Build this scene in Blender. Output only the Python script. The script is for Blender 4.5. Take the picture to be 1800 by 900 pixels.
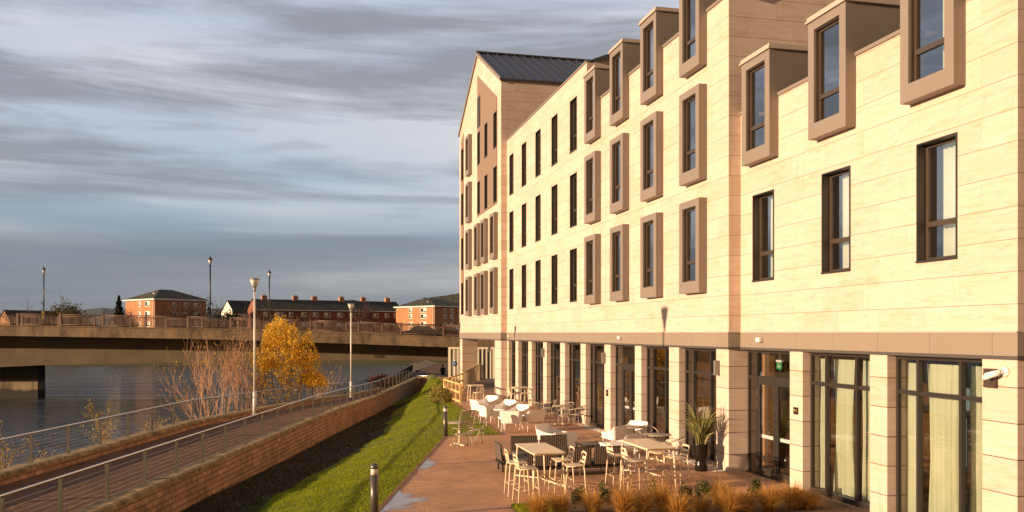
import bpy, math, random
import numpy as np
from mathutils import Vector, Matrix, noise as mnoise
random.seed(7); rng = np.random.default_rng(7)
R = math.radians
for o in list(bpy.data.objects): bpy.data.objects.remove(o)
scene = bpy.context.scene
COL = scene.collection
# ------------------------------------------------------------------ camera
TH = math.atan(350/1500); S_, C_ = math.sin(TH), math.cos(TH); H = 3.7
cam = bpy.data.cameras.new('camera'); cam.lens = 30; cam.sensor_width = 36; cam.shift_y = 0.075
cam.clip_start = 0.1; cam.clip_end = 12000
camo = bpy.data.objects.new('camera', cam); COL.objects.link(camo)
camo.location = (0, 0, H); camo.rotation_euler = (R(90), 0, -TH); scene.camera = camo
# ------------------------------------------------------------------ light
SUN_EL, SUN_AZ = 9.5, 9.0           # light travels along +X turned 13 degrees to +Y
L = Vector((math.cos(R(SUN_AZ))*math.cos(R(SUN_EL)), math.sin(R(SUN_AZ))*math.cos(R(SUN_EL)), -math.sin(R(SUN_EL))))
sun = bpy.data.lights.new('sun', 'SUN'); sun.energy = 5.0; sun.angle = R(0.5); sun.color = (1.0, 0.68, 0.41)
suno = bpy.data.objects.new('sun', sun); COL.objects.link(suno)
suno.rotation_euler = L.to_track_quat('-Z', 'Y').to_euler()
scene.view_settings.view_transform = 'Standard'; scene.view_settings.look = 'None'
scene.view_settings.exposure = 0.85; scene.view_settings.gamma = 1.0; scene.view_settings.use_curve_mapping = False
W = bpy.data.worlds.new('World'); scene.world = W; W.use_nodes = True

class NT:
    def __init__(s, nt): s.t = nt; nt.nodes.clear()
    def n(s, typ, **kw):
        nd = s.t.nodes.new('ShaderNode'+typ)
        for k, v in kw.items():
            if k.startswith('i_'):
                key = k[2:].replace('_', ' ')
                key = int(key) if key.isdigit() else key
                nd.inputs[key].default_value = v
            else: setattr(nd, k, v)
        return nd
    def l(s, a, b): s.t.links.new(a, b)
    def math(s, op, a, b=None, c=None):
        nd = s.n('Math', operation=op)
        for i, v in enumerate((a, b, c)):
            if v is None: continue
            if isinstance(v, (int, float)): nd.inputs[i].default_value = v
            else: s.l(v, nd.inputs[i])
        return nd.outputs[0]
    def mix(s, f, a, b, bt='MIX'):
        nd = s.n('Mix', data_type='RGBA', blend_type=bt)
        for i, v in ((0, f), (6, a), (7, b)):
            if isinstance(v, (int, float)): nd.inputs[i].default_value = v
            elif isinstance(v, (tuple, list)): nd.inputs[i].default_value = (*v[:3], 1)
            else: s.l(v, nd.inputs[i])
        return nd.outputs[2]
    def ramp(s, f, stops):
        nd = s.n('ValToRGB'); e = nd.color_ramp.elements
        while len(e) < len(stops): e.new(0.5)
        for x, (p, c) in zip(e, stops): x.position = p; x.color = (*c, 1) if len(c) == 3 else c
        s.l(f, nd.inputs[0]); return nd.outputs[0]
    def noise(s, vec, scale=1, detail=4, rough=.55, dist=0):
        nd = s.n('TexNoise'); nd.inputs['Scale'].default_value = scale; nd.inputs['Detail'].default_value = detail
        nd.inputs['Roughness'].default_value = rough; nd.inputs['Distortion'].default_value = dist
        if vec is not None: s.l(vec, nd.inputs['Vector'])
        return nd.outputs['Fac']
    def comb(s, x, y, z):
        nd = s.n('CombineXYZ')
        for i, v in enumerate((x, y, z)):
            if isinstance(v, (int, float)): nd.inputs[i].default_value = v
            else: s.l(v, nd.inputs[i])
        return nd.outputs[0]
    def vscale(s, vec, sc):
        nd = s.n('Mapping'); nd.inputs['Scale'].default_value = sc; s.l(vec, nd.inputs[0]); return nd.outputs[0]

w = NT(W.node_tree)
tc = w.n('TexCoord').outputs['Generated']
sp = w.n('SeparateXYZ'); w.l(tc, sp.inputs[0])
sky = w.n('TexSky', sky_type='NISHITA', sun_disc=False, sun_elevation=R(SUN_EL), sun_rotation=math.atan2(-L.x, -L.y),
          air_density=1.0, dust_density=1.2, ozone_density=2.0)
SKYG = w.mix(1.0, sky.outputs[0], (0.75, 0.86, 1.12), 'MULTIPLY')
zr = w.math('MAXIMUM', sp.outputs[2], 0.0)
lay = w.math('POWER', zr, 0.8)
v1 = w.comb(w.math('MULTIPLY', sp.outputs[0], 1.25), w.math('MULTIPLY', sp.outputs[1], 1.25), w.math('MULTIPLY', lay, 11.0))
n1 = w.noise(v1, 1.15, 10, .6, .35)
v2 = w.comb(w.math('MULTIPLY', sp.outputs[0], 3.0), w.math('MULTIPLY', sp.outputs[1], 3.0), w.math('MULTIPLY', lay, 26.0))
n2 = w.noise(v2, 1.3, 9, .6, .4)
v3 = w.comb(w.math('ADD', w.math('MULTIPLY', sp.outputs[0], 1.0), 5.3), sp.outputs[1], w.math('MULTIPLY', lay, 7.0))
n3 = w.noise(v3, 1.1, 7, .5, .3)
mask = w.math('ADD', w.math('MULTIPLY', n1, .8), w.math('MULTIPLY', n2, .2))
dark = w.ramp(mask, [(.495, (0, 0, 0)), (.60, (1, 1, 1))])
lite = w.ramp(n3, [(.42, (0, 0, 0)), (.66, (1, 1, 1))])
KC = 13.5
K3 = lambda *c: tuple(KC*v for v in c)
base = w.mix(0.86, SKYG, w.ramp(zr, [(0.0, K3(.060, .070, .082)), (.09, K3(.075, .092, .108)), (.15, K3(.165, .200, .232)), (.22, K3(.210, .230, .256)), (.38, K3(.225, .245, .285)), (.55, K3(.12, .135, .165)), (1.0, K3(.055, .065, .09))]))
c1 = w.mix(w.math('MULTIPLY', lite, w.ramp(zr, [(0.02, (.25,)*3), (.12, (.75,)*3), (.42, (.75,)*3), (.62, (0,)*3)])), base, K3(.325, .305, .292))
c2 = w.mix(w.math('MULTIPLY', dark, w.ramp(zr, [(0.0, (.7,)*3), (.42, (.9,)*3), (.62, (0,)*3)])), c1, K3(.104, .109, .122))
v4 = w.comb(w.math('MULTIPLY', sp.outputs[0], 1.0), w.math('ADD', w.math('MULTIPLY', sp.outputs[1], 1.0), 3.7), w.math('MULTIPLY', lay, 30.0))
n4 = w.noise(v4, 1.0, 5, .45, .2)
st4 = w.ramp(n4, [(.56, (0, 0, 0)), (.66, (1, 1, 1))])
c2 = w.mix(w.math('MULTIPLY', st4, w.ramp(zr, [(0.0, (.15,)*3), (.06, (.38,)*3), (.24, (.5,)*3), (.34, (.1,)*3)])), c2, K3(.092, .100, .115))
# warm glow added to the unseen sky behind the camera, tints side faces orange
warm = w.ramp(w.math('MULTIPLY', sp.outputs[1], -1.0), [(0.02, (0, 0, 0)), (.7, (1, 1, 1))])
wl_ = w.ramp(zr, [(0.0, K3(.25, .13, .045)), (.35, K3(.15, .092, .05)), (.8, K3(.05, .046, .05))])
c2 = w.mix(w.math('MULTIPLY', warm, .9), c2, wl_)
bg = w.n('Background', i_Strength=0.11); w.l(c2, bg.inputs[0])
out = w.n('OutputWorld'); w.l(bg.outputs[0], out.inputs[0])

# ------------------------------------------------------------------ materials
MAT = {}
def mat(name, col, rough=.7, metal=0, spec=.5, noise=None, bump=None, coords='obj', var=None):
    """noise=(scale, amount) value mottling; bump=(scale,strength)"""
    m = bpy.data.materials.new(name); m.use_nodes = True; t = NT(m.node_tree)
    b = t.n('BsdfPrincipled'); b.inputs['Roughness'].default_value = rough; b.inputs['Metallic'].default_value = metal
    b.inputs['Specular IOR Level'].default_value = spec; b.inputs['Base Color'].default_value = (*col, 1)
    o = t.n('OutputMaterial'); t.l(b.outputs[0], o.inputs[0])
    pos = t.n('NewGeometry').outputs['Position'] if coords == 'world' else t.n('TexCoord').outputs['Object']
    if noise:
        f = t.noise(pos, noise[0], 5, .6)
        lo = tuple(c*(1-noise[1]) for c in col); hi = tuple(min(1, c*(1+noise[1])) for c in col)
        if var: hi = var
        c = t.ramp(f, [(.3, lo), (.7, hi)]); t.l(c, b.inputs['Base Color'])
    if bump:
        bp = t.n('Bump', i_Strength=bump[1], i_Distance=.02); t.l(t.noise(pos, bump[0], 4, .6), bp.inputs['Height']); t.l(bp.outputs[0], b.inputs['Normal'])
    m['_'] = 1; MAT[name] = m; return m
def custom(name):
    m = bpy.data.materials.new(name); m.use_nodes = True; t = NT(m.node_tree)
    b = t.n('BsdfPrincipled'); o = t.n('OutputMaterial'); t.l(b.outputs[0], o.inputs[0]); MAT[name] = m
    g = t.n('NewGeometry'); s = t.n('SeparateXYZ'); t.l(g.outputs['Position'], s.inputs[0])
    return t, b, o, s, g
def wallcoords(t, s, ang=0.0):
    u = t.math('ADD', s.outputs[0], s.outputs[1])
    return t.comb(u, s.outputs[2], 0)
def brick(t, vec, bw, rh, mort, c1, c2, cm, off=.5, sq=1, smooth=.1, bias=0):
    nd = t.n('TexBrick'); nd.offset = off; nd.squash = sq
    t.l(vec, nd.inputs['Vector'])
    nd.inputs['Color1'].default_value = (*c1, 1); nd.inputs['Color2'].default_value = (*c2, 1); nd.inputs['Mortar'].default_value = (*cm, 1)
    nd.inputs['Scale'].default_value = 1; nd.inputs['Mortar Size'].default_value = mort; nd.inputs['Mortar Smooth'].default_value = smooth
    nd.inputs['Bias'].default_value = bias; nd.inputs['Brick Width'].default_value = bw; nd.inputs['Row Height'].default_value = rh
    return nd
def setbump(t, b, h, st=.5, dist=.02):
    bp = t.n('Bump', i_Strength=st, i_Distance=dist); t.l(h, bp.inputs['Height']); t.l(bp.outputs[0], b.inputs['Normal'])

def stone_mat(name, bw, rh, mort, zoff, hdark=(.24, .17, .12), vj=(.47, .37, .31)):
    t, b, o, s, g = custom(name)
    u = t.math('ADD', t.math('ADD', s.outputs[0], s.outputs[1]), .35)
    v = t.comb(u, t.math('ADD', s.outputs[2], zoff), 0)
    bk = brick(t, v, bw, rh, .005, (.60, .495, .425), (.53, .43, .36), vj, off=.37)
    hz = t.math('ABSOLUTE', t.math('SUBTRACT', t.math('FRACT', t.math('ADD', t.math('DIVIDE', t.math('ADD', s.outputs[2], zoff), rh), .5)), .5))
    hj = t.math('LESS_THAN', hz, mort/rh)
    vv = t.comb(t.math('MULTIPLY', u, 1.2), t.math('ADD', t.math('MULTIPLY', s.outputs[2], 7.0), t.math('MULTIPLY', bk.outputs['Color'], 9.0)), 0)
    vn = t.noise(vv, 1.3, 9, .66, 1.1)
    vein = t.ramp(vn, [(.30, (.84, .76, .66)), (.47, (.98, .955, .92)), (.56, (1, .99, .98)), (.72, (1.05, 1.05, 1.05))])
    big = t.ramp(t.noise(g.outputs['Position'], .25, 3, .5), [(.3, (.95, .94, .93)), (.7, (1.02, 1.02, 1.02))])
    c = t.mix(1, t.mix(1, bk.outputs['Color'], vein, 'MULTIPLY'), big, 'MULTIPLY')
    dv = t.comb(t.math('MULTIPLY', u, 5.0), t.math('MULTIPLY', s.outputs[2], .35), 0)
    dn = t.ramp(t.noise(dv, 1.0, 5, .6), [(.58, (1, 1, 1)), (.78, (.88, .84, .78))])
    c = t.mix(1, c, dn, 'MULTIPLY'); c = t.mix(t.math('MULTIPLY', hj, .85), c, hdark)
    t.l(c, b.inputs['Base Color']); b.inputs['Roughness'].default_value = .75; b.inputs['Specular IOR Level'].default_value = .3
    setbump(t, b, t.math('SUBTRACT', t.math('MULTIPLY', vn, .15), hj), .35, .012)
stone_mat('stone', 1.35, .53, .0065, -.46)
stone_mat('stone_pillar', 60.0, .585, .009, .12, (.09, .06, .04))

t, b, o, s, g = custom('paver')
v = t.comb(t.math('ADD', s.outputs[0], t.math('MULTIPLY', s.outputs[1], -.04)), t.math('ADD', s.outputs[1], t.math('MULTIPLY', s.outputs[0], .04)), 0)
bk = brick(t, v, .21, .105, .007, (.62, .35, .185), (.49, .265, .14), (.24, .135, .08))
st = t.ramp(t.noise(g.outputs['Position'], .55, 6, .6), [(.35, (.72, .72, .74)), (.6, (1.06, 1.05, 1.0))])
c = t.mix(1, bk.outputs['Color'], st, 'MULTIPLY')
wet = t.ramp(t.noise(g.outputs['Position'], .33, 4, .5), [(.55, (0, 0, 0)), (.66, (1, 1, 1))])
eff = t.ramp(t.noise(g.outputs['Position'], 2.2, 6, .7), [(.64, (0, 0, 0)), (.74, (1, 1, 1))])
c = t.mix(t.math('MULTIPLY', eff, .35), c, (.45, .33, .25))
t.l(c, b.inputs['Base Color'])
t.l(t.math('SUBTRACT', .72, t.math('MULTIPLY', wet, .2)), b.inputs['Roughness']); b.inputs['Specular IOR Level'].default_value = .35
setbump(t, b, t.math('SUBTRACT', t.math('MULTIPLY', t.noise(g.outputs['Position'], 14, 3), .4), bk.outputs['Fac']), .35, .006)

t, b, o, s, g = custom('path_paver')
v = t.comb(t.math('ADD', s.outputs[0], t.math('MULTIPLY', s.outputs[1], -.235)), t.math('ADD', s.outputs[1], t.math('MULTIPLY', s.outputs[0], .235)), 0)
bk = brick(t, v, .22, .11, .006, (.20, .105, .055), (.14, .075, .042), (.06, .036, .02))
c = t.mix(1, bk.outputs['Color'], t.ramp(t.noise(g.outputs['Position'], .5, 6, .6), [(.3, (.7, .7, .72)), (.7, (1.15, 1.1, 1.05))]), 'MULTIPLY')
t.l(c, b.inputs['Base Color']); b.inputs['Roughness'].default_value = .9; b.inputs['Specular IOR Level'].default_value = .2
setbump(t, b, t.math('MULTIPLY', bk.outputs['Fac'], -1), .3, .006)

t, b, o, s, g = custom('block_wall')
u = t.math('ADD', t.math('MULTIPLY', s.outputs[1], 1.03), t.math('MULTIPLY', t.math('SUBTRACT', s.outputs[0], t.math('MULTIPLY', s.outputs[1], .235)), .9))
v = t.comb(u, s.outputs[2], 0)
bk = brick(t, v, .38, .155, .012, (.62, .36, .21), (.42, .24, .14), (.19, .12, .08), off=.43)
bk2 = brick(t, v, .19, .155, .01, (1.1, 1.06, 1.0), (.78, .75, .75), (.75, .7, .7), off=.3)
rn = t.noise(g.outputs['Position'], 7, 5, .65)
c = t.mix(1, t.mix(.7, bk.outputs['Color'], bk2.outputs['Color'], 'MULTIPLY'), t.ramp(rn, [(.3, (.75, .75, .75)), (.7, (1.15, 1.13, 1.1))]), 'MULTIPLY')
low = t.ramp(t.noise(g.outputs['Position'], 1.1, 5, .6), [(.35, (.68, .70, .62)), (.6, (1, 1, 1))])
c = t.mix(1, c, low, 'MULTIPLY')
t.l(c, b.inputs['Base Color']); b.inputs['Roughness'].default_value = .9
setbump(t, b, t.math('SUBTRACT', t.math('MULTIPLY', rn, .8), bk.outputs['Fac']), .8, .03)

t, b, o, s, g = custom('coping')
n_ = t.noise(g.outputs['Position'], 3.2, 6, .65)
c = t.ramp(n_, [(.32, (.11, .10, .04)), (.5, (.27, .19, .085)), (.68, (.48, .34, .17))])
t.l(c, b.inputs['Base Color']); b.inputs['Roughness'].default_value = .9; setbump(t, b, n_, .7, .03)

t, b, o, s, g = custom('concrete')
dv = t.comb(t.math('MULTIPLY', s.outputs[0], .9), t.math('MULTIPLY', s.outputs[1], .9), t.math('MULTIPLY', s.outputs[2], .35))
n_ = t.noise(dv, 1.1, 8, .7); n2_ = t.noise(g.outputs['Position'], .35, 5, .6)
c = t.mix(1, t.ramp(n_, [(.35, (.07, .045, .024)), (.52, (.16, .11, .062)), (.75, (.25, .18, .105))]), t.ramp(n2_, [(.3, (.7, .7, .7)), (.7, (1.1, 1.1, 1.1))]), 'MULTIPLY')
t.l(c, b.inputs['Base Color']); b.inputs['Roughness'].default_value = .9; setbump(t, b, n_, .3, .03)
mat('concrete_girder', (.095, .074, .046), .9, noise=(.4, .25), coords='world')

t, b, o, s, g = custom('pier_concrete')
nz = t.noise(t.comb(t.math('MULTIPLY', s.outputs[0], 1.2), s.outputs[1], t.math('MULTIPLY', s.outputs[2], .15)), 1.0, 5, .6)
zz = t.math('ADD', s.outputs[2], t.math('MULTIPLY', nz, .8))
c = t.ramp(t.math('MULTIPLY', t.math('ADD', zz, 4), .2), [(.43, (.008, .007, .005)), (.47, (.20, .15, .08)), (.60, (.20, .15, .09)), (.68, (.03, .025, .02)), (1, (.02, .016, .012))])  # dark tidal foot; sunlit streak and deck shade above it painted in
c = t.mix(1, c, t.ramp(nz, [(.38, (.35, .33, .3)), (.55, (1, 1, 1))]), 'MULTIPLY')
t.l(c, b.inputs['Base Color']); b.inputs['Roughness'].default_value = .8

t, b, o, s, g = custom('water')
b.inputs['Base Color'].default_value = (.050, .064, .080, 1); b.inputs['Roughness'].default_value = .08; b.inputs['IOR'].default_value = 1.33
xr = t.math('SUBTRACT', t.math('MULTIPLY', s.outputs[0], C_), t.math('MULTIPLY', s.outputs[1], S_)); yr = t.math('ADD', t.math('MULTIPLY', s.outputs[0], S_), t.math('MULTIPLY', s.outputs[1], C_))
a1 = t.noise(t.comb(t.math('MULTIPLY', xr, .45), t.math('MULTIPLY', yr, .75), 0), 1.5, 5, .6, .4)
a2 = t.noise(t.comb(t.math('MULTIPLY', xr, .10), t.math('MULTIPLY', yr, .28), 0), 1.0, 6, .65, .5)
hh = t.math('ADD', t.math('MULTIPLY', a1, .35), t.math('MULTIPLY', a2, 1.6))
setbump(t, b, hh, 1.0, .75)

t, b, o, s, g = custom('lawn_soil')
n_ = t.noise(g.outputs['Position'], 1.6, 6, .65)
c = t.ramp(n_, [(.35, (.05, .065, .003)), (.55, (.09, .11, .004)), (.7, (.13, .15, .005))])
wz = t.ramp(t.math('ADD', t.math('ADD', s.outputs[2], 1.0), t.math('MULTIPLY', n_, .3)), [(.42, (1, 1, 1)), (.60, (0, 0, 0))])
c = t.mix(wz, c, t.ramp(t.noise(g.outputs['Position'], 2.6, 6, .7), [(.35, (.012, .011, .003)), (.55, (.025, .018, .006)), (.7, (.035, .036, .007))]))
t.l(c, b.inputs['Base Color']); b.inputs['Roughness'].default_value = .95; setbump(t, b, t.noise(g.outputs['Position'], 11, 4, .7), .9, .05)

def leafmat(name, cols, trans=.35, rough=.6):
    t, b, o, s, g = custom(name)
    oi = t.n('NewGeometry').outputs['Random Per Island']
    n = len(cols)
    c = t.ramp(oi, [((i+.5)/n, cc) for i, cc in enumerate(cols)])
    t.l(c, b.inputs['Base Color']); b.inputs['Roughness'].default_value = rough; b.inputs['Specular IOR Level'].default_value = .3
    tr = t.n('BsdfTranslucent'); t.l(c, tr.inputs[0]); mx = t.n('MixShader', i_Fac=trans)
    t.l(b.outputs[0], mx.inputs[1]); t.l(tr.outputs[0], mx.inputs[2]); t.l(mx.outputs[0], o.inputs[0])
leafmat('grass_blade', [(.20, .27, .001), (.28, .34, .002), (.34, .39, .004), (.22, .28, .001)], .4, .7)
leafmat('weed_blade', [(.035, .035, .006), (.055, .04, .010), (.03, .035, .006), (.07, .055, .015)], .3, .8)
leafmat('yellow_leaf', [(.80, .44, .02), (.90, .58, .05), (.62, .30, .015), (.92, .66, .10), (.46, .24, .02), (.45, .38, .04)], .5)
leafmat('red_leaf', [(.10, .02, .015), (.14, .03, .02), (.05, .03, .015)], .2)
leafmat('brown_twig_leaf', [(.20, .10, .04), (.12, .07, .03)], .2)
leafmat('green_leaf', [(.05, .07, .015), (.08, .10, .025), (.035, .05, .012)], .2)
leafmat('dark_green_leaf', [(.02, .03, .012), (.035, .045, .015), (.015, .022, .01)], .1)
leafmat('olive_leaf', [(.12, .10, .02), (.18, .15, .03), (.08, .08, .02)], .3)
leafmat('bush_leaf', [(.28, .22, .05), (.38, .30, .08), (.20, .17, .04), (.14, .15, .03)], .3)
leafmat('orange_grass', [(.55, .24, .04), (.70, .36, .07), (.42, .16, .03), (.72, .46, .12), (.34, .22, .05), (.20, .17, .04)], .35)
leafmat('flax_leaf', [(.16, .17, .05), (.30, .28, .10), (.10, .12, .035), (.36, .33, .14)], .25, .4)

t, b, o, s, g = custom('roof_metal')
b.inputs['Base Color'].default_value = (.055, .055, .065, 1); b.inputs['Roughness'].default_value = .45; b.inputs['Metallic'].default_value = .3
mat('clad_tan', (.205, .173, .145), .5, noise=(.8, .04), coords='world')
mat('clad_cap', (.42, .35, .29), .5)
mat('soffit_dark', (.07, .06, .055), .6)
t, b, o, s, g = custom('band_metal')
bk = brick(t, t.comb(t.math('ADD', t.math('ADD', s.outputs[0], s.outputs[1]), .7), t.math('ADD', s.outputs[2], .5), 0), 1.49, 8.0, .005, (.245, .205, .16), (.235, .195, .155), (.08, .065, .055), off=0)
t.l(bk.outputs['Color'], b.inputs['Base Color']); b.inputs['Roughness'].default_value = .5
mat('frame_dark', (.035, .03, .027), .4, metal=.2)
mat('frame_bronze', (.075, .055, .042), .4, metal=.3)
t, b, o, s, g = custom('mesh_panel')
wv = t.n('TexWave', wave_type='BANDS', bands_direction='DIAGONAL'); wv.inputs['Scale'].default_value = 2.2; wv.inputs['Distortion'].default_value = 0
t.l(g.outputs['Position'], wv.inputs[0])
c = t.ramp(wv.outputs['Fac'], [(.2, (.16, .11, .075)), (.8, (.27, .19, .13))]); t.l(c, b.inputs['Base Color']); b.inputs['Roughness'].default_value = .6
setbump(t, b, wv.outputs['Fac'], .5, .03)
def glass_mat(name, k, a):
    m = bpy.data.materials.new(name); m.use_nodes = True; t = NT(m.node_tree); MAT[name] = m
    tr = t.n('BsdfTransparent'); tr.inputs[0].default_value = (.80, .86, .88, 1)
    gl = t.n('BsdfGlossy'); gl.inputs['Roughness'].default_value = .015; gl.inputs[0].default_value = (.95, .97, 1, 1)
    bn = t.n('Bump', i_Strength=.025, i_Distance=.1); t.l(t.noise(t.n('NewGeometry').outputs['Position'], .8, 2), bn.inputs['Height']); t.l(bn.outputs[0], gl.inputs['Normal'])
    lw = t.n('Fresnel', i_IOR=1.7)
    f = t.math('MINIMUM', t.math('ADD', t.math('MULTIPLY', lw.outputs[0], k), a), 1.0)
    mx = t.n('MixShader'); t.l(f, mx.inputs[0]); t.l(tr.outputs[0], mx.inputs[1]); t.l(gl.outputs[0], mx.inputs[2])
    o = t.n('OutputMaterial'); t.l(mx.outputs[0], o.inputs[0])
glass_mat('glass', 2.1, .13); glass_mat('shop_glass', 1.7, .04)
t, b, o, s, g = custom('curtain')
c = t.ramp(t.noise(g.outputs['Position'], 1.5, 4), [(.3, (.66, .66, .46)), (.7, (.78, .76, .55))]); t.l(c, b.inputs['Base Color']); b.inputs['Roughness'].default_value = .9
tr = t.n('BsdfTranslucent'); t.l(c, tr.inputs[0]); mx = t.n('MixShader', i_Fac=.25); t.l(b.outputs[0], mx.inputs[1]); t.l(tr.outputs[0], mx.inputs[2]); t.l(mx.outputs[0], o.inputs[0])
mat('sheer_curtain', (.72, .71, .58), .9)
mat('interior_wall', (.16, .13, .11), .9); mat('interior_floor', (.10, .07, .05), .6); mat('interior_blue', (.10, .16, .22), .8); mat('interior_orange', (.45, .20, .06), .7)
mat('ceiling_white', (.45, .43, .40), .9)
mat('cream_metal', (.74, .61, .43), .42, noise=(3, .05)); mat('taupe_metal', (.36, .30, .22), .42, noise=(3, .06))
mat('white_metal', (.80, .77, .73), .45); mat('white_mesh', (.78, .74, .69), .6, noise=(30, .05))
t, b, o, s, g = custom('dark_rope')
tcn = t.n('TexCoord').outputs['Object']; ss = t.n('SeparateXYZ'); t.l(tcn, ss.inputs[0])
wv = t.math('SINE', t.math('MULTIPLY', ss.outputs[0], 110.0))
c = t.ramp(t.math('ADD', t.math('MULTIPLY', wv, .35), .5), [(.1, (.035, .025, .018)), (.9, (.15, .11, .085))]); t.l(c, b.inputs['Base Color']); b.inputs['Roughness'].default_value = .85
setbump(t, b, wv, .6, .01)
mat('dark_metal', (.035, .032, .03), .4, metal=.3); mat('dark_cushion', (.10, .085, .075), .9, noise=(8, .15))
mat('galvanised', (.20, .20, .17), .5, metal=.5, noise=(9, .2)); mat('stainless', (.60, .58, .55), .22, metal=1)
mat('lamp_pole', (.66, .64, .60), .45, metal=.1); mat('lamp_cap', (.22, .21, .20), .45, metal=.3)
mat('clear_cover', (.55, .52, .47), .15, spec=.8)
mat('bollard_grey', (.12, .11, .095), .35, metal=.5, noise=(12, .1)); mat('bollard_glass', (.65, .60, .52), .12, spec=.8)
mat('fence_wood', (.66, .45, .18), .8, noise=(4, .18), coords='world'); mat('ramp_picket', (.75, .62, .42), .8, noise=(4, .12), coords='world')
mat('deck_grey', (.36, .25, .18), .85, noise=(2, .15), coords='world'); mat('screen_fin', (.56, .50, .38), .6)
mat('bridge_rail', (.14, .088, .064), .6, metal=.2, noise=(1, .15), coords='world'); mat('black_iron', (.012, .011, .011), .45)
mat('asphalt', (.05, .05, .052), .9); mat('dark_paint', (.018, .018, .022), .2, spec=.8); mat('car_glass', (.03, .035, .04), .05, spec=1); mat('red_paint', (.12, .02, .02), .25, spec=.8)
mat('tyre', (.012, .012, .012), .9); mat('rim', (.4, .4, .4), .3, metal=1)
mat('black_pot', (.010, .009, .009), .25); mat('white_plastic', (.75, .73, .70), .5)
mat('sign_blue', (.03, .16, .38), .5); mat('green_sign', (.01, .28, .07), .5); mat('gold', (.55, .36, .12), .4, metal=.6); mat('sign_black', (.012, .010, .010), .35)
mat('bark', (.17, .115, .07), .9, noise=(5, .3)); mat('pale_twig', (.48, .275, .16), .85, noise=(2, .25), coords='world'); mat('dark_bark', (.05, .035, .03), .9)
t, b, o, s, g = custom('puddle')
b.inputs['Base Color'].default_value = (.42, .38, .38, 1); b.inputs['Roughness'].default_value = .2; b.inputs['Specular IOR Level'].default_value = .9
gn = t.n('TexCoord').outputs['UV']; gs = t.n('SeparateXYZ'); t.l(gn, gs.inputs[0])
al = t.ramp(t.math('ADD', gs.outputs[0], t.math('MULTIPLY', t.math('SUBTRACT', t.noise(g.outputs['Position'], 2.2, 5, .6), .5), 1.3)), [(.25, (0, 0, 0)), (.60, (.8, .8, .8))])
tp_ = t.n('BsdfTransparent'); mx = t.n('MixShader'); t.l(al, mx.inputs[0]); t.l(tp_.outputs[0], mx.inputs[1]); t.l(b.outputs[0], mx.inputs[2]); t.l(mx.outputs[0], o.inputs[0])
mat('mulch', (.10, .055, .03), .95, noise=(9, .5), bump=(25, 1), coords='world'); mat('pebble', (.50, .44, .36), .8, noise=(20, .4), coords='world')
mat('kerb_brick', (.20, .09, .05), .85, noise=(4, .3), coords='world')
mat('bank_soil', (.055, .045, .028), .95, noise=(1.2, .45), bump=(5, 1), coords='world')
mat('far_ground', (.06, .06, .035), .95, noise=(.02, .3), coords='world')
mat('coat', (.014, .014, .017), .9); mat('skin', (.45, .27, .19), .6); mat('hair', (.03, .02, .015), .8); mat('trouser', (.02, .02, .028), .9)
mat('render_white', (.72, .68, .60), .85); mat('window_white', (.70, .70, .68), .5)
def brickhouse(name, c1, c2):
    t, b, o, s, g = custom(name)
    n_ = t.noise(g.outputs['Position'], .5, 6, .7)
    bk = brick(t, wallcoords(t, s), .6, .2, .02, c1, c2, tuple(x*.8 for x in c1))
    c = t.mix(1, bk.outputs['Color'], t.ramp(n_, [(.3, (.85, .85, .85)), (.7, (1.1, 1.1, 1.1))]), 'MULTIPLY')
    t.l(c, b.inputs['Base Color']); b.inputs['Roughness'].default_value = .9
brickhouse('brick_orange', (.42, .20, .095), (.35, .165, .08)); brickhouse('brick_red', (.24, .085, .06), (.19, .07, .05))
mat('roof_tile', (.035, .03, .022), .9, noise=(.6, .4), coords='world', var=(.06, .055, .03))
mat('chimney_brick', (.38, .19, .11), .9, noise=(1, .2), coords='world'); mat('hill_forest', (.030, .032, .016), 1, noise=(.02, .5), coords='world')
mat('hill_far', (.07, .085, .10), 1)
mat('pale_screen', (.4, .5, .6), .4)

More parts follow.
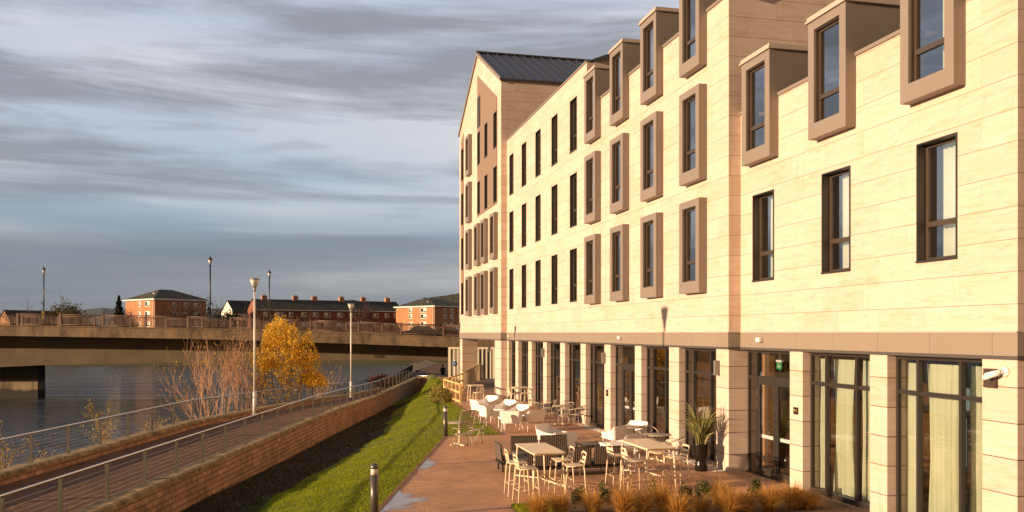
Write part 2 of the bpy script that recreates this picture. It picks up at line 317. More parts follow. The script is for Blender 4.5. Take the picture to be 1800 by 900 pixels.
# ------------------------------------------------------------------ mesh helpers
class MB:
    def __init__(s): s.v = []; s.f = []; s.sm = []
    def add(s, vs, fs, smooth=False):
        k = len(s.v); s.v.extend([tuple(p) for p in vs]); s.f.extend([tuple(i+k for i in q) for q in fs]); s.sm.extend([smooth]*len(fs)); return s
    def box(s, x0, x1, y0, y1, z0, z1):
        x0, x1 = sorted((x0, x1)); y0, y1 = sorted((y0, y1)); z0, z1 = sorted((z0, z1))
        return s.add([(x0,y0,z0),(x1,y0,z0),(x1,y1,z0),(x0,y1,z0),(x0,y0,z1),(x1,y0,z1),(x1,y1,z1),(x0,y1,z1)],
              [(0,3,2,1),(4,5,6,7),(0,1,5,4),(1,2,6,5),(2,3,7,6),(3,0,4,7)])
    def quad(s, a, b, c, d): return s.add([a,b,c,d], [(0,1,2,3)])
    def tube(s, pts, r, n=6, caps=True, r2=None):
        pts = [Vector(p) for p in pts]; rings = []; m = len(pts)
        up = Vector((0,0,1))
        for i, p in enumerate(pts):
            d = (pts[min(i+1,m-1)]-pts[max(i-1,0)])
            if d.length < 1e-9: d = Vector((0,0,1))
            d.normalize(); a = d.cross(up)
            if a.length < .05: a = d.cross(Vector((0,1,0)))
            a.normalize(); b = d.cross(a)
            rr = r if r2 is None else r+(r2-r)*i/(m-1)
            rings.append([p+a*math.cos(2*math.pi*k/n)*rr+b*math.sin(2*math.pi*k/n)*rr for k in range(n)])
        vs = [q for rg in rings for q in rg]; fs = []
        for i in range(m-1):
            for k in range(n): fs.append((i*n+k, i*n+(k+1)%n, (i+1)*n+(k+1)%n, (i+1)*n+k))
        if caps: fs.append(tuple(range(n))[::-1]); fs.append(tuple((m-1)*n+k for k in range(n)))
        return s.add(vs, fs, True)
    def lathe(s, prof, n=20, c=(0,0)):
        vs = []; fs = []; m = len(prof)
        for r, z in prof:
            for k in range(n): vs.append((c[0]+r*math.cos(2*math.pi*k/n), c[1]+r*math.sin(2*math.pi*k/n), z))
        for i in range(m-1):
            for k in range(n): fs.append((i*n+k, i*n+(k+1)%n, (i+1)*n+(k+1)%n, (i+1)*n+k))
        fs.append(tuple(range(n))[::-1]); fs.append(tuple((m-1)*n+k for k in range(n)))
        return s.add(vs, fs, True)
    def prism(s, poly, ext):
        n = len(poly); e = Vector(ext); a = [Vector(p) for p in poly]; b_ = [p+e for p in a]
        return s.add(a+b_, [tuple(range(n))[::-1], tuple(range(n, 2*n))]+[(i,(i+1)%n,(i+1)%n+n,i+n) for i in range(n)])
    def xf(s, M):
        s.v = [tuple(M @ Vector(p)) for p in s.v]; return s
def new_obj(name, vs, fs, material, sm=None):
    me = bpy.data.meshes.new(name); me.from_pydata(vs, [], fs)
    me.materials.append(MAT[material])
    if sm is not None: me.polygons.foreach_set('use_smooth', sm)
    me.update(); o = bpy.data.objects.new(name, me); COL.objects.link(o); return o
def obj(name, mb, material, parent=None, world=False, bevel=0):
    if world and parent is not None:
        l = parent
        off = Vector((0,0,0))
        while l is not None: off += l.location; l = l.parent
        mb.v = [(p[0]-off.x, p[1]-off.y, p[2]-off.z) for p in mb.v]
    o = new_obj(name, mb.v, mb.f, material, mb.sm); o.parent = parent
    if bevel:
        md = o.modifiers.new('bevel', 'BEVEL'); md.width = bevel; md.segments = 2; md.limit_method = 'ANGLE'
    return o
def tag(o, label, cat, group=None, kind=None):
    if label: o['label'] = label
    if cat: o['category'] = cat
    if group: o['group'] = group
    if kind: o['kind'] = kind
    return o
def thing(name, label, cat, loc=(0,0,0), rz=0, group=None):
    o = bpy.data.objects.new(name, None); COL.objects.link(o); o.location = loc; o.rotation_euler = (0,0,rz); o.empty_display_size = .1
    return tag(o, label, cat, group)
def struct(name, mb, m): o = obj(name, mb, m); o['kind'] = 'structure'; return o
def kids(o): return [c for c in bpy.data.objects if c.parent == o]
def dup(root, loc, rz=0, label=None, group=None, scale=None):
    mp = {}
    def rec(o, par):
        c = o.copy(); COL.objects.link(c)
        if par is not None: c.parent = par
        for ch in kids(o): rec(ch, c)
        return c
    r = rec(root, None); r.location = loc; r.rotation_euler = (0, 0, rz)
    if scale: r.scale = (scale,)*3
    if label: r['label'] = label
    if group: r['group'] = group
    return r
def dr(px): u = (px-900)/1500; return S_+u*C_, C_-u*S_
def on_x(px, X): a, b_ = dr(px); return X/a*b_
def at(px, D): a, b_ = dr(px); return a*D, b_*D

# ================================================================== SETTING
# polylines ---------------------------------------------------------------
def lerp_tab(tab, y):
    if y <= tab[0][0]: return tab[0][1]
    for (a, va), (b_, vb) in zip(tab, tab[1:]):
        if y <= b_: return va+(vb-va)*(y-a)/(b_-a)
    return tab[-1][1]
def wx(Y): return -8.84+.235*Y                                   # river-path wall on the lawn side
WCZ = [(-10,.05),(38,.05),(46,-.07),(54,-.25),(78,-.30)]          # coping top
WBZ = [(-10,-.75),(15,-.85),(25,-.92),(33,-1.1),(42,-1.17),(54,-1.37),(78,-1.55)]
RPX = [(-10,-16.3),(26.4,-7.7),(36.6,-5.3),(49.3,-2.16),(56.4,.25),(67,3.07),(78.5,6.6),(90.4,8.8),(120,14.0),(150,22)]
RPZ = [(-10,.05),(38,.03),(49.3,-.32),(56.4,-.5),(67,-.96),(78.5,-1.2),(90,-1.35),(150,-1.4)]
def rx(Y): return lerp_tab(RPX, Y)
def rz_(Y): return lerp_tab(RPZ, Y)
# water
wm = MB(); wm.quad((-900,-200,-3.05),(120,-200,-3.05),(120,700,-3.05),(-900,700,-3.05)); struct('river_water', wm, 'water')
# base ground to the horizon (lies under the water and the banks)
gm = MB(); gm.quad((-6000,-3000,-6),(6000,-3000,-6),(6000,9000,-6),(-6000,9000,-6)); struct('ground', gm, 'far_ground')
# far bank land
fb = MB(); a = [at(-2500, 185), at(-400, 178), at(150, 178), at(850, 182), at(2500, 230)]
far = [(-5000, 9000), (6000, 9000)]
poly = [(p[0], p[1], -1.2) for p in a]+[(far[1][0], far[1][1], -1.2), (far[0][0], far[0][1], -1.2)]
fb.add(poly, [tuple(range(len(poly)))]); 
for p, q in zip(poly[:4], poly[1:5]): fb.quad((p[0],p[1],-6),(q[0],q[1],-6),(q[0],q[1],-1.2),(p[0],p[1],-1.2))
struct('far_bank', fb, 'far_ground')
# river bank slope and near-side earth
bk_ = MB(); Ys = list(np.arange(-30, 170, 1.5)); prof = [(-9.5,-5.4),(-7.2,-4.6),(-4.6,-2.9),(-2.6,-1.6),(-1.2,-.75),(-.2,-.35)]
vs = []; 
for y in Ys:
    for k, (dx, dz) in enumerate(prof):
        j = mnoise.noise(Vector((y*.35, k*1.7, 3)))*.5; vs.append((rx(y)+dx+j*(k < 5), y, rz_(y)*(1 if dz > -1 else .5)+dz+.25*j*(k < 5)))
n = len(prof); fs = [(i*n+k, i*n+k+1, (i+1)*n+k+1, (i+1)*n+k) for i in range(len(Ys)-1) for k in range(n-1)]
bk_.add(vs, fs, True); struct('river_bank', bk_, 'bank_soil')
# riverside path
pm = MB(); Ys = list(np.arange(-10, 78.1, 2.0)); vs = []
for y in Ys:
    vs += [(rx(y)+.2, y, rz_(y)-.32), (wx(y)-.15, y, lerp_tab(WCZ, y)-.36 if y < 50 else lerp_tab(WCZ, y)-.36-(y-50)*.022)]
pm.add(vs, [(2*i, 2*i+1, 2*i+3, 2*i+2) for i in range(len(Ys)-1)], True)
Y2 = [78, 85, 92, 100, 110, 125, 150]; vs = []
for y in Y2: vs += [(rx(y)+.2, y, rz_(y)-.3), (rx(y)+11, y, rz_(y)-.3)]
pm.add(vs, [(2*i, 2*i+1, 2*i+3, 2*i+2) for i in range(len(Y2)-1)], True)
struct('riverside_path', pm, 'path_paver')
# terrace
TE = [(-3.4, 0), (1.4, 18.05), (4.65, 30.2), (6.76, 30.15), (6.97, 36.4), (7.3, 43.5), (7.3, 48.0), (8.2, 55), (9.3, 62)]
tm = MB(); poly = [(-3.4,-12,0)]+[(x, y, 0) for x, y in TE]+[(24, 62, 0), (24, -12, 0)]
tm.add(poly, [tuple(range(len(poly)))]); 
for p, q in zip(poly[:-2], poly[1:-1]): tm.quad((p[0],p[1],-.5),(q[0],q[1],-.5),(q[0],q[1],0),(p[0],p[1],0))
struct('terrace_paving', tm, 'paver')
em = MB()
for (p, q) in zip(TE[:-2], TE[1:-1]):
    d = Vector((q[0]-p[0], q[1]-p[1], 0)); L_ = d.length; d.normalize(); nrm = Vector((-d.y, d.x, 0))*.10
    k = int(L_/.45)
    for i in range(k):
        a0 = Vector((p[0], p[1], 0))+d*(L_*i/k+.006); a1 = Vector((p[0], p[1], 0))+d*(L_*(i+1)/k-.006)
        em.prism([a0+Vector((0,0,-.2)), a1+Vector((0,0,-.2)), a1+nrm+Vector((0,0,-.2)), a0+nrm+Vector((0,0,-.2))], (0, 0, .215+random.uniform(-.004,.004)))
struct('terrace_kerb', em, 'kerb_brick')
# lawn surface
def te_x(Y):
    if Y <= 30.17: return 1.4+(Y-18.05)*.2675
    return lerp_tab([(30.17,6.76),(36.4,6.97),(43.5,7.3),(48,7.3),(55,8.2),(62,9.3),(76,10.6)], Y)
def lawn_z(x, Y, wob=True):
    zb = lerp_tab(WBZ, Y); d = x-wx(Y); w_ = min(6.2, te_x(Y)-wx(Y)-.1)
    tt = max(0, min(1, d/max(w_, .5))); q = max(0, min(1, (tt-.12)/.80)); f = .18*tt+.82*q*q*(3-2*q)
    z = zb+(-.015-zb)*f
    if wob: z += mnoise.noise(Vector((x*.45, Y*.35, 0)))*.10*math.sin(math.pi*tt)+mnoise.noise(Vector((x*1.7, Y*1.3, 4)))*.035*math.sin(math.pi*tt)
    return z
lm = MB(); NX = 34
def strip(Y0, Y1, step):
    Ys = list(np.arange(Y0, Y1+.001, step)); vs = []
    for y in Ys:
        x0 = wx(y)+.02; x1 = te_x(y)-.0
        for k in range(NX+1): x = x0+(x1-x0)*k/NX; vs.append((x, y, lawn_z(x, y)))
    lm.add(vs, [(i*(NX+1)+k, i*(NX+1)+k+1, (i+1)*(NX+1)+k+1, (i+1)*(NX+1)+k) for i in range(len(Ys)-1) for k in range(NX)], True)
strip(-10, 30.15, .365); strip(30.18, 76.2, .4)
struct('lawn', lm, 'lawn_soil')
# grass blades
def blades(name, pts, hmin, hmax, wd, material, parent=None, lean=.5):
    pts = np.asarray(pts, dtype=np.float64); n = len(pts)
    a = rng.uniform(0, 2*math.pi, n); h = rng.uniform(hmin, hmax, n)*(1 if np.isscalar(wd) else 1)
    dx = np.cos(a)*wd; dy = np.sin(a)*wd
    lx = rng.normal(0, lean, n)*h; ly = rng.normal(0, lean, n)*h
    v = np.zeros((n, 3, 3)); v[:, 0] = pts; v[:, 1] = pts; v[:, 2] = pts
    v[:, 0, 0] -= dx; v[:, 0, 1] -= dy; v[:, 1, 0] += dx; v[:, 1, 1] += dy; v[:, 2, 0] += lx; v[:, 2, 1] += ly; v[:, 2, 2] += h
    me = bpy.data.meshes.new(name); me.vertices.add(n*3); me.vertices.foreach_set('co', v.reshape(-1))
    me.loops.add(n*3); me.loops.foreach_set('vertex_index', np.arange(n*3, dtype=np.int32)); me.polygons.add(n)
    me.polygons.foreach_set('loop_start', np.arange(0, n*3, 3, dtype=np.int32)); me.polygons.foreach_set('loop_total', np.full(n, 3, dtype=np.int32))
    me.materials.append(MAT[material]); me.update(); me.validate()
    o = bpy.data.objects.new(name, me); COL.objects.link(o); o.parent = parent; return o
gp, wp = [], []
for _ in range(230000):
    u = random.random(); Y = 13+56*u*u*(.55+.45*u)
    x = random.uniform(wx(Y)+.05, te_x(Y)-.02); d = (x-wx(Y))/(te_x(Y)-wx(Y))
    z = lawn_z(x, Y)-.01
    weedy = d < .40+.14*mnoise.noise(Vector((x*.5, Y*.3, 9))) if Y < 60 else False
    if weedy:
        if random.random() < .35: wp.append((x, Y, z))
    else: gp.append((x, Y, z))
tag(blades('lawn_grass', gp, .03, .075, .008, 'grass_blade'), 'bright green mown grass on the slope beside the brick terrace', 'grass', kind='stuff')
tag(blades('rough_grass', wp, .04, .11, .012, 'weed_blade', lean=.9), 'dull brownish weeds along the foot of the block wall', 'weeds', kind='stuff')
fp = []
for _ in range(420):
    Y = random.uniform(14, 60); x = random.uniform(wx(Y)+.1, te_x(Y)-.05); z = lawn_z(x, Y)+.05; a = random.uniform(0, 6.28); r_ = random.uniform(.02, .04)
    fp.append((x, Y, z, a, r_))
for _ in range(260):
    Y = random.uniform(19, 60); x = random.uniform(wx(Y)-3.2, wx(Y)-.6); fp.append((x, Y, lerp_tab(WCZ, Y)-.33, random.uniform(0, 6.28), random.uniform(.02, .035)))
for _ in range(160): fp.append((random.uniform(4, 10.2), random.uniform(17.8, 40), .012, random.uniform(0, 6.28), random.uniform(.018, .032)))
fm_ = MB()
for x, Y, z, a, r_ in fp:
    c_, s__ = math.cos(a)*r_, math.sin(a)*r_; fm_.quad((x-c_, Y-s__, z), (x+s__*.6, Y-c_*.6, z+.012), (x+c_, Y+s__, z+.004), (x-s__*.6, Y+c_*.6, z+.01))
tag(obj('fallen_leaves', fm_, 'yellow_leaf'), 'small yellow fallen leaves scattered over lawn, path and terrace', 'fallen leaves', kind='stuff')
# small lawn patch and planting bed at the near edge of the terrace
pt = MB(); pt.add([(4.05,10,.02),(4.95,10,.02),(4.95,17.62,.03),(4.1,17.72,.03),(4.05,17.0,.02)], [(0,1,2,3,4)]); struct('lawn_patch', pt, 'lawn_soil')
gq = [(random.uniform(4.1,4.95), random.uniform(15.5,17.68), .03) for _ in range(9000)]
tag(blades('patch_grass', gq, .03, .08, .006, 'grass_blade'), 'small patch of green grass at the near edge of the terrace', 'grass', kind='stuff')
bd = MB(); bd.add([(4.97,10,.03),(11.08,10,.03),(11.08,18.0,.03),(9.5,17.55,.03),(4.97,17.55,.03)], [(0,1,2,3,4)]); struct('planting_soil', bd, 'mulch')
ke = MB()
for i in range(10): ke.box(4.97+.45*i, 4.97+.45*i+.44, 17.56, 17.66, -.02, .06)
for i in range(8):
    a0 = Vector((9.5+.2*i, 17.57+.057*i, 0)); ke.box(a0.x, a0.x+.19, a0.y, a0.y+.1, -.02, .06)
struct('bed_edging', ke, 'kerb_brick')
# puddles
def blob(cx, cy, rx_, ry, rot, z, n=40, seed=1):
    p = []
    for k in range(n):
        a = 2*math.pi*k/n; rr = 1+.22*mnoise.noise(Vector((math.cos(a)*1.5, math.sin(a)*1.5, seed)))*2
        x, y = rx_*rr*math.cos(a), ry*rr*math.sin(a); p.append((cx+x*math.cos(rot)-y*math.sin(rot), cy+x*math.sin(rot)+y*math.cos(rot), z))
    return p
def puddle(cx, cy, a, b_, rot, seed):
    p = blob(cx, cy, a, b_, rot, .005, seed=seed); me = bpy.data.meshes.new('puddle'); n_ = len(p); ed = []
    for k, q in enumerate(p):
        lim = 1.4+(q[1]-18.05)*.2675+.02; on = q[0] < lim+.03; ed.append(1.0 if on else 0.0); p[k] = (max(q[0], lim), q[1], q[2])
    me.from_pydata([(cx, cy, .005)]+p, [], [(0, 1+k, 1+(k+1)%n_) for k in range(n_)]); uv = me.uv_layers.new(name='UVMap')
    for l_ in me.loops: uv.data[l_.index].uv = (1.0 if l_.vertex_index == 0 else ed[l_.vertex_index-1], 0)
    me.materials.append(MAT['puddle']); o = bpy.data.objects.new('puddle', me); COL.objects.link(o); o['kind'] = 'structure'
puddle(1.88, 18.7, .62, 1.25, -.27, 2); puddle(3.13, 23.9, .34, 1.2, -.27, 5)
# pebbles strip at the foot of the facade
pb = MB()
for i in range(1500):
    y = random.uniform(20.9, 33.0); x = random.uniform(10.38, 10.72); r_ = random.uniform(.015, .035)
    M = [(x-r_, y, .0),(x, y-r_, .0),(x+r_, y, .0),(x, y+r_, .0),(x, y, r_*.9)]
    pb.add(M, [(0,1,4),(1,2,4),(2,3,4),(3,0,4)])
tag(obj('pebbles', pb, 'pebble'), 'strip of pale loose pebbles at the foot of the facade', 'pebbles', kind='stuff')
pl = MB(); pl.quad((10.36,20.8,.004),(10.74,20.8,.004),(10.74,33,.004),(10.36,33,.004)); struct('pebble_bed', pl, 'pebble')

# hills --------------------------------------------------------------------
def hill(name, pxs, D, depth, m):
    mb = MB(); vs = []; n = len(pxs)
    for px, y in pxs:
        X, Y = at(px, D); X2, Y2_ = at(px, D-depth*.5); X3, Y3 = at(px, D+depth); z = H+(585-y)*D/1500
        vs += [(X2, Y2_, -1), (X, Y, z), (X3, Y3, -1)]
    fs = []
    for i in range(n-1): fs += [(3*i,3*i+3,3*i+4,3*i+1),(3*i+1,3*i+4,3*i+5,3*i+2)]
    mb.add(vs, fs); o = struct(name, mb, m); return o
hp = []
for px in range(500, 1100, 5):
    y = lerp_tab([(500,542),(570,530),(620,527),(680,541),(705,536),(745,524),(800,517),(860,508),(1100,500)], px)+1.2*mnoise.noise(Vector((px*.12,0,0)))+.8*mnoise.noise(Vector((px*.5,0,0)))
    hp.append((px, y))
hill('wooded_hill', hp, 1400, 500, 'hill_forest')
hp = [(px, lerp_tab([(-500,556),(60,552),(180,541),(260,549),(420,540),(520,552)], px)+.7*mnoise.noise(Vector((px*.05,3,0)))) for px in range(-500, 530, 10)]
hill('distant_hill', hp, 5200, 900, 'hill_far')

# ================================================================== HOTEL
hotel = thing('hotel', 'large pale stone hotel with tan box windows and a gabled tower at the far end', 'building', (10.75, 20.75, 0))
XM, XT, XR = 10.75, 10.40, 11.10
YN, YS, YL, YT, YE = 11.58, 20.75, 32.8, 47.3, 61.35     # near corner, step, segment end, tower start, tower end
def holed(mb, X, y0, y1, z0, z1, holes):
    ys = sorted({y0, y1, *[v for h in holes for v in h[:2] if y0 < v < y1]}); zs = sorted({z0, z1, *[v for h in holes for v in h[2:] if z0 < v < z1]})
    for a, b_ in zip(ys, ys[1:]):
        for c, d in zip(zs, zs[1:]):
            my, mz = (a+b_)/2, (c+d)/2
            if any(h[0] < my < h[1] and h[2] < mz < h[3] for h in holes): continue
            mb.quad((X,b_,c),(X,a,c),(X,a,d),(X,b_,d))
FZ = [5.05, 8.23, 11.41, 14.59]; WH = 2.2
narrow_c = [46.17, 43.28, 40.42, 37.5, 34.6]; box_c = [31.72, 28.72, 25.75, 22.69]; rwin_c = [19.58, 16.5, 13.42]
holesM, holesR, holesT = [], [], []
NW = .96
for c in narrow_c:
    for z in FZ[:3]: holesM.append((c-NW/2, c+NW/2, z, z+WH))
for c in box_c:
    for z in FZ[:3]: holesM.append((c-.43, c+.43, z+.10, z+WH+.05 if z < 11 else 12.67))
for c in rwin_c:
    holesR.append((c-.52, c+.52, FZ[0], FZ[0]+WH)); holesR.append((c-.46, c+.46, FZ[1]+.1, 9.5))
towA = 60.1; towflush = [53.9, 51.5, 48.82]; towbox = [57.0, 53.85, 51.6, 48.78]
for z in FZ: holesT.append((towA-.45, towA+.45, z, z+WH))
for c in towflush:
    for z in FZ[2:]: holesT.append((c-.45, c+.45, z-.05, z+2.0))
for c in towbox[1:]:
    for z in FZ[:2]: holesT.append((c-.4, c+.4, z+.1, z+WH))
for z in FZ: holesT.append((towbox[0]-.4, towbox[0]+.4, z+.1, z+WH))
wl = MB()
holed(wl, XM, YS, YL, 3.7, 12.67, holesM); holed(wl, XM, YL, YT, 3.7, 14.6, holesM)
holed(wl, XR, YN, YS, 3.7, 9.5, holesR); holed(wl, XT, YT, YE, 3.7, 18.2, holesT)
ymid = (YT+YE)/2; ZA = 21.75
wl.add([(XT,YE,18.2),(XT,YT,18.2),(XT,ymid,ZA)], [(0,1,2)])
XB = 26.0
# end walls facing the camera
wl.add([(XR,YN,3.7),(XB,YN,3.7),(XB,YN,9.5),(18.5,YN,13.0),(XR,YN,9.5)], [(0,1,2,3,4)])
wl.add([(XM,YS,3.7),(XB,YS,3.7),(XB,YS,12.67),(18.5,YS,17.6),(XM,YS,12.67)], [(0,1,2,3,4)])
wl.add([(XM,YL,12.0),(XB,YL,12.0),(XB,YL,14.6),(18.5,YL,17.4),(XM,YL,14.6)], [(0,1,2,3,4)])
wl.add([(XT,YT,3.7),(XB,YT,3.7),(XB,YT,18.2),(XT,YT,18.2)], [(0,1,2,3)])
wl.add([(XT,YE,3.7),(XB,YE,3.7),(XB,YE,18.2),(XT,YE,18.2)], [(3,2,1,0)])
wl.add([(XB,YN,0),(XB,YE,0),(XB,YE,18.2),(XB,YT,18.2),(XB,YT,12.67),(XB,YN,12.67)], [(0,1,2,3,4,5)])
obj('wall', wl, 'stone', hotel, True)
# pillars
pil_m = [(46.92,47.28),(44.59,45.25),(41.7,42.41),(38.86,39.5),(35.87,36.6),(32.95,33.62),(30.0,30.67),(26.95,27.53),(23.91,24.65),(20.75,21.47)]
pil_r = [(17.8,18.35),(14.8,15.34),(11.585,12.33)]
for a, b_ in pil_m:
    p = MB(); p.box(XM+.0, XM+(.42 if a > 21 else .80), a, b_, 0, 3.26); obj('pillar', p, 'stone_pillar', hotel, True)
for a, b_ in pil_r:
    p = MB(); p.box(XR, XR+.42, a, b_, 0, 3.26); obj('pillar', p, 'stone_pillar', hotel, True)
for a, b_, x1 in ((47.30, 49.0, .75), (60.2, 61.3, 1.1)):
    p = MB(); p.box(XT, XT+x1, a, b_, -.3, 3.26); obj('pillar', p, 'stone_pillar', hotel, True)
# near end wall below the band
for bx in ((XR+.43, XB, YN+.02, YN+.3, 0, 3.26), (14.5, XB, YT-.1, YT, 0, 3.3), (17.0, 17.3, YT, YE, -.3, 3.3)):
    p = MB(); p.box(*bx); obj('plinth_wall', p, 'stone_pillar', hotel, True)
# band
bd = MB(); P = .035
bd.box(XM-P, XM+.05, YS, YT-.0, 3.32, 3.70); bd.box(XT-P, XT+.05, YT, YE, 3.32, 3.70); bd.box(XR-P, XR+.05, YN, YS-.04, 3.32, 3.70)
bd.box(XM-P, XR-P-.002, YS-P, YS-.001, 3.322, 3.698); bd.box(XT-P, XM-P-.002, YT-P, YT-.001, 3.322, 3.698); bd.box(XR-P, XB, YN-P, YN-.001, 3.322, 3.698)
obj('band', bd, 'band_metal', hotel, True)
fl = MB()
for z in (3.7,):
    fl.box(XM-P-.02, XM+.0, YS, YT, z+.002, z+.03); fl.box(XT-P-.02, XT, YT, YE, z+.002, z+.03); fl.box(XR-P-.02, XR, YN-P, YS-.06, z+.002, z+.03)
    fl.box(XM-P-.02, XR-P-.03, YS-P-.02, YS-.002, z+.002, z+.03)
obj('flashing', fl, 'clad_cap', hotel, True)
so = MB(); so.box(XM-P-.015, XM+.5, YS, YT, 3.262, 3.318); so.box(XT-P-.015, 17, YT+.002, YE, 3.262, 3.318); so.box(XR-P-.015, XR+.5, YN, YS-.05, 3.262, 3.318)
so.box(XM-P-.015, XR-P-.02, YS-P-.015, YS-.003, 3.262, 3.318); so.box(XR-P-.015, XB, YN-P-.015, YN-.001, 3.262, 3.318)
obj('soffit', so, 'soffit_dark', hotel, True)
# copings
cp = MB(); cp.box(XM-.04, XM+.25, YL, YT-.0, 14.602, 14.68)
def gaps_of(y0, y1, cs, hw):
    out_ = []; y = y0
    for c in sorted(cs): out_.append((y, c-hw)); y = c+hw
    out_.append((y, y1)); return out_
DM, DRt = gaps_of(YS, YL, box_c, .67), gaps_of(YN-.03, YS, (13.4, 16.49, 19.55), .70)
obj('coping', cp, 'clad_tan', hotel, True)
for a, b_ in DM: cp = MB(); cp.box(XM-.04, XM+.25, a, b_, 12.672, 12.75); obj('coping', cp, 'clad_tan', hotel, True)
for a, b_ in DRt: cp = MB(); cp.box(XR-.04, XR+.25, a, b_, 9.502, 9.58); obj('coping', cp, 'clad_tan', hotel, True)
# roofs
def slope_roof(name, x0, z0, x1, z1, y0, y1, seam=.5):
    rf = MB(); rf.quad((x0,y1,z0),(x0,y0,z0),(x1,y0,z1),(x1,y1,z1))
    rf.quad((x1,y1,z1),(x1,y0,z1),(2*x1-x0,y0,z0),(2*x1-x0,y1,z0))
    rf.quad((x0,y0,z0-.12),(x1,y0,z1-.12),(x1,y0,z1),(x0,y0,z0)); rf.quad((x0,y1,z0-.12),(x0,y1,z0),(x1,y1,z1),(x1,y1,z1-.12))
    k = int((y1-y0)/seam); sl = (z1-z0)/(x1-x0)
    for i in range(k+1):
        y = y0+.02+(y1-y0-.04)*i/k
        rf.add([(x0,y-.012,z0),(x0,y+.012,z0),(x0,y+.012,z0+.05),(x0,y-.012,z0+.05),(x1,y-.012,z1),(x1,y+.012,z1),(x1,y+.012,z1+.05),(x1,y-.012,z1+.05)], [(0,1,2,3),(0,4,5,1),(1,5,6,2),(2,6,7,3),(3,7,4,0)])
    obj(name, rf, 'roof_metal', hotel, True)
sl_ = (17.7-12.72)/(18.5-XM-.2)
fr_ = MB()
for a, b_ in DM: a2 = a-.18 if a == YS else a; fr_.quad((XM+.2,b_,12.72),(XM+.2,a2,12.72),(XM+3.4,a2,12.72+sl_*3.2),(XM+3.4,b_,12.72+sl_*3.2))
for a, b_ in DRt: fr_.quad((XR+.28,b_,9.35),(XR+.28,a,9.35),(XR+3.4,a,9.35+.40*3.12),(XR+3.4,b_,9.35+.40*3.12))
obj('roof_slope', fr_, 'roof_metal', hotel, True)
slope_roof('roof', XM+3.4, 12.72+sl_*3.2, 18.5, 17.7, YS-.18, YL-.02); slope_roof('roof', XM+.2, 14.66, 18.5, 17.5, YL-.15, YT-.02); slope_roof('roof', XR+3.4, 9.35+.40*3.12, 18.5, 12.6, YN-.1, YS-.02)
rf = MB(); e = .12
for sgn, ye in ((-1, YT-e), (1, YE+e)):
    z0 = 18.2-.06; rf.quad((XT-.06,ye,z0),(XB+.1,ye,z0),(XB+.1,ymid,ZA+.08),(XT-.06,ymid,ZA+.08))
    rf.quad((XT-.06,ye,z0-.10),(XB+.1,ye,z0-.10),(XB+.1,ye,z0),(XT-.06,ye,z0))
    k = int((XB-XT)/.6)
    for i in range(k+1):
        x = XT+.0+i*.6; rf.add([(x,ye,z0),(x+.025,ye,z0),(x+.025,ye,z0+.06),(x,ye,z0+.06),(x,ymid,ZA+.08),(x+.025,ymid,ZA+.08),(x+.025,ymid,ZA+.14),(x,ymid,ZA+.14)], [(0,1,2,3),(0,4,5,1),(1,5,6,2),(2,6,7,3),(3,7,4,0)])
rf.box(XT-.1, XB, ymid-.12, ymid+.12, ZA+.08, ZA+.17)
obj('roof', rf, 'roof_metal', hotel, True)
vg = MB()
for ye in (YT-e, YE+e):
    vg.prism([(XT-.10,ye,18.2-.24),(XT-.10,ymid,ZA-.14),(XT-.10,ymid,ZA+.10),(XT-.10,ye,18.2-.02)], (.10, 0, 0))
obj('verge_trim', vg, 'clad_tan', hotel, True)
# tower panels
pn = MB(); X0 = XT-.03
def zline(y): return 18.2+(ZA-18.2)*(1-abs(y-ymid)/(YE-ymid))-1.35
holesP = [(c-.45, c+.45, z-.05, z+2.0) for c in towflush for z in FZ[2:]]
holed(pn, X0, 48.3, 54.4, 11.2, 17.1, holesP)
pn.add([(X0,54.4,17.1),(X0,48.3,17.1),(X0,48.3,zline(48.3)),(X0,54.4,zline(54.3))], [(0,1,2,3)])
holesP = [(towA-.45, towA+.45, z, z+WH) for z in FZ]
obj('cladding_panel', pn, 'mesh_panel', hotel, True); pn = MB(); holed(pn, X0, 59.6, 60.6, 5.05, 16.9, holesP); pn.add([(X0,60.6,16.9),(X0,59.6,16.9),(X0,59.6,17.9),(X0,60.6,17.4)], [(0,1,2,3)])
obj('cladding_panel', pn, 'mesh_panel', hotel, True)
lv = MB()
for i in range(16): lv.box(XT-.07, XT-.035, 53.35, 54.25, 16.95+i*.12, 17.02+i*.12)
lv.box(XT-.05, XT-.034, 53.3, 54.3, 16.9, 18.85)
obj('louvre', lv, 'frame_bronze', hotel, True)
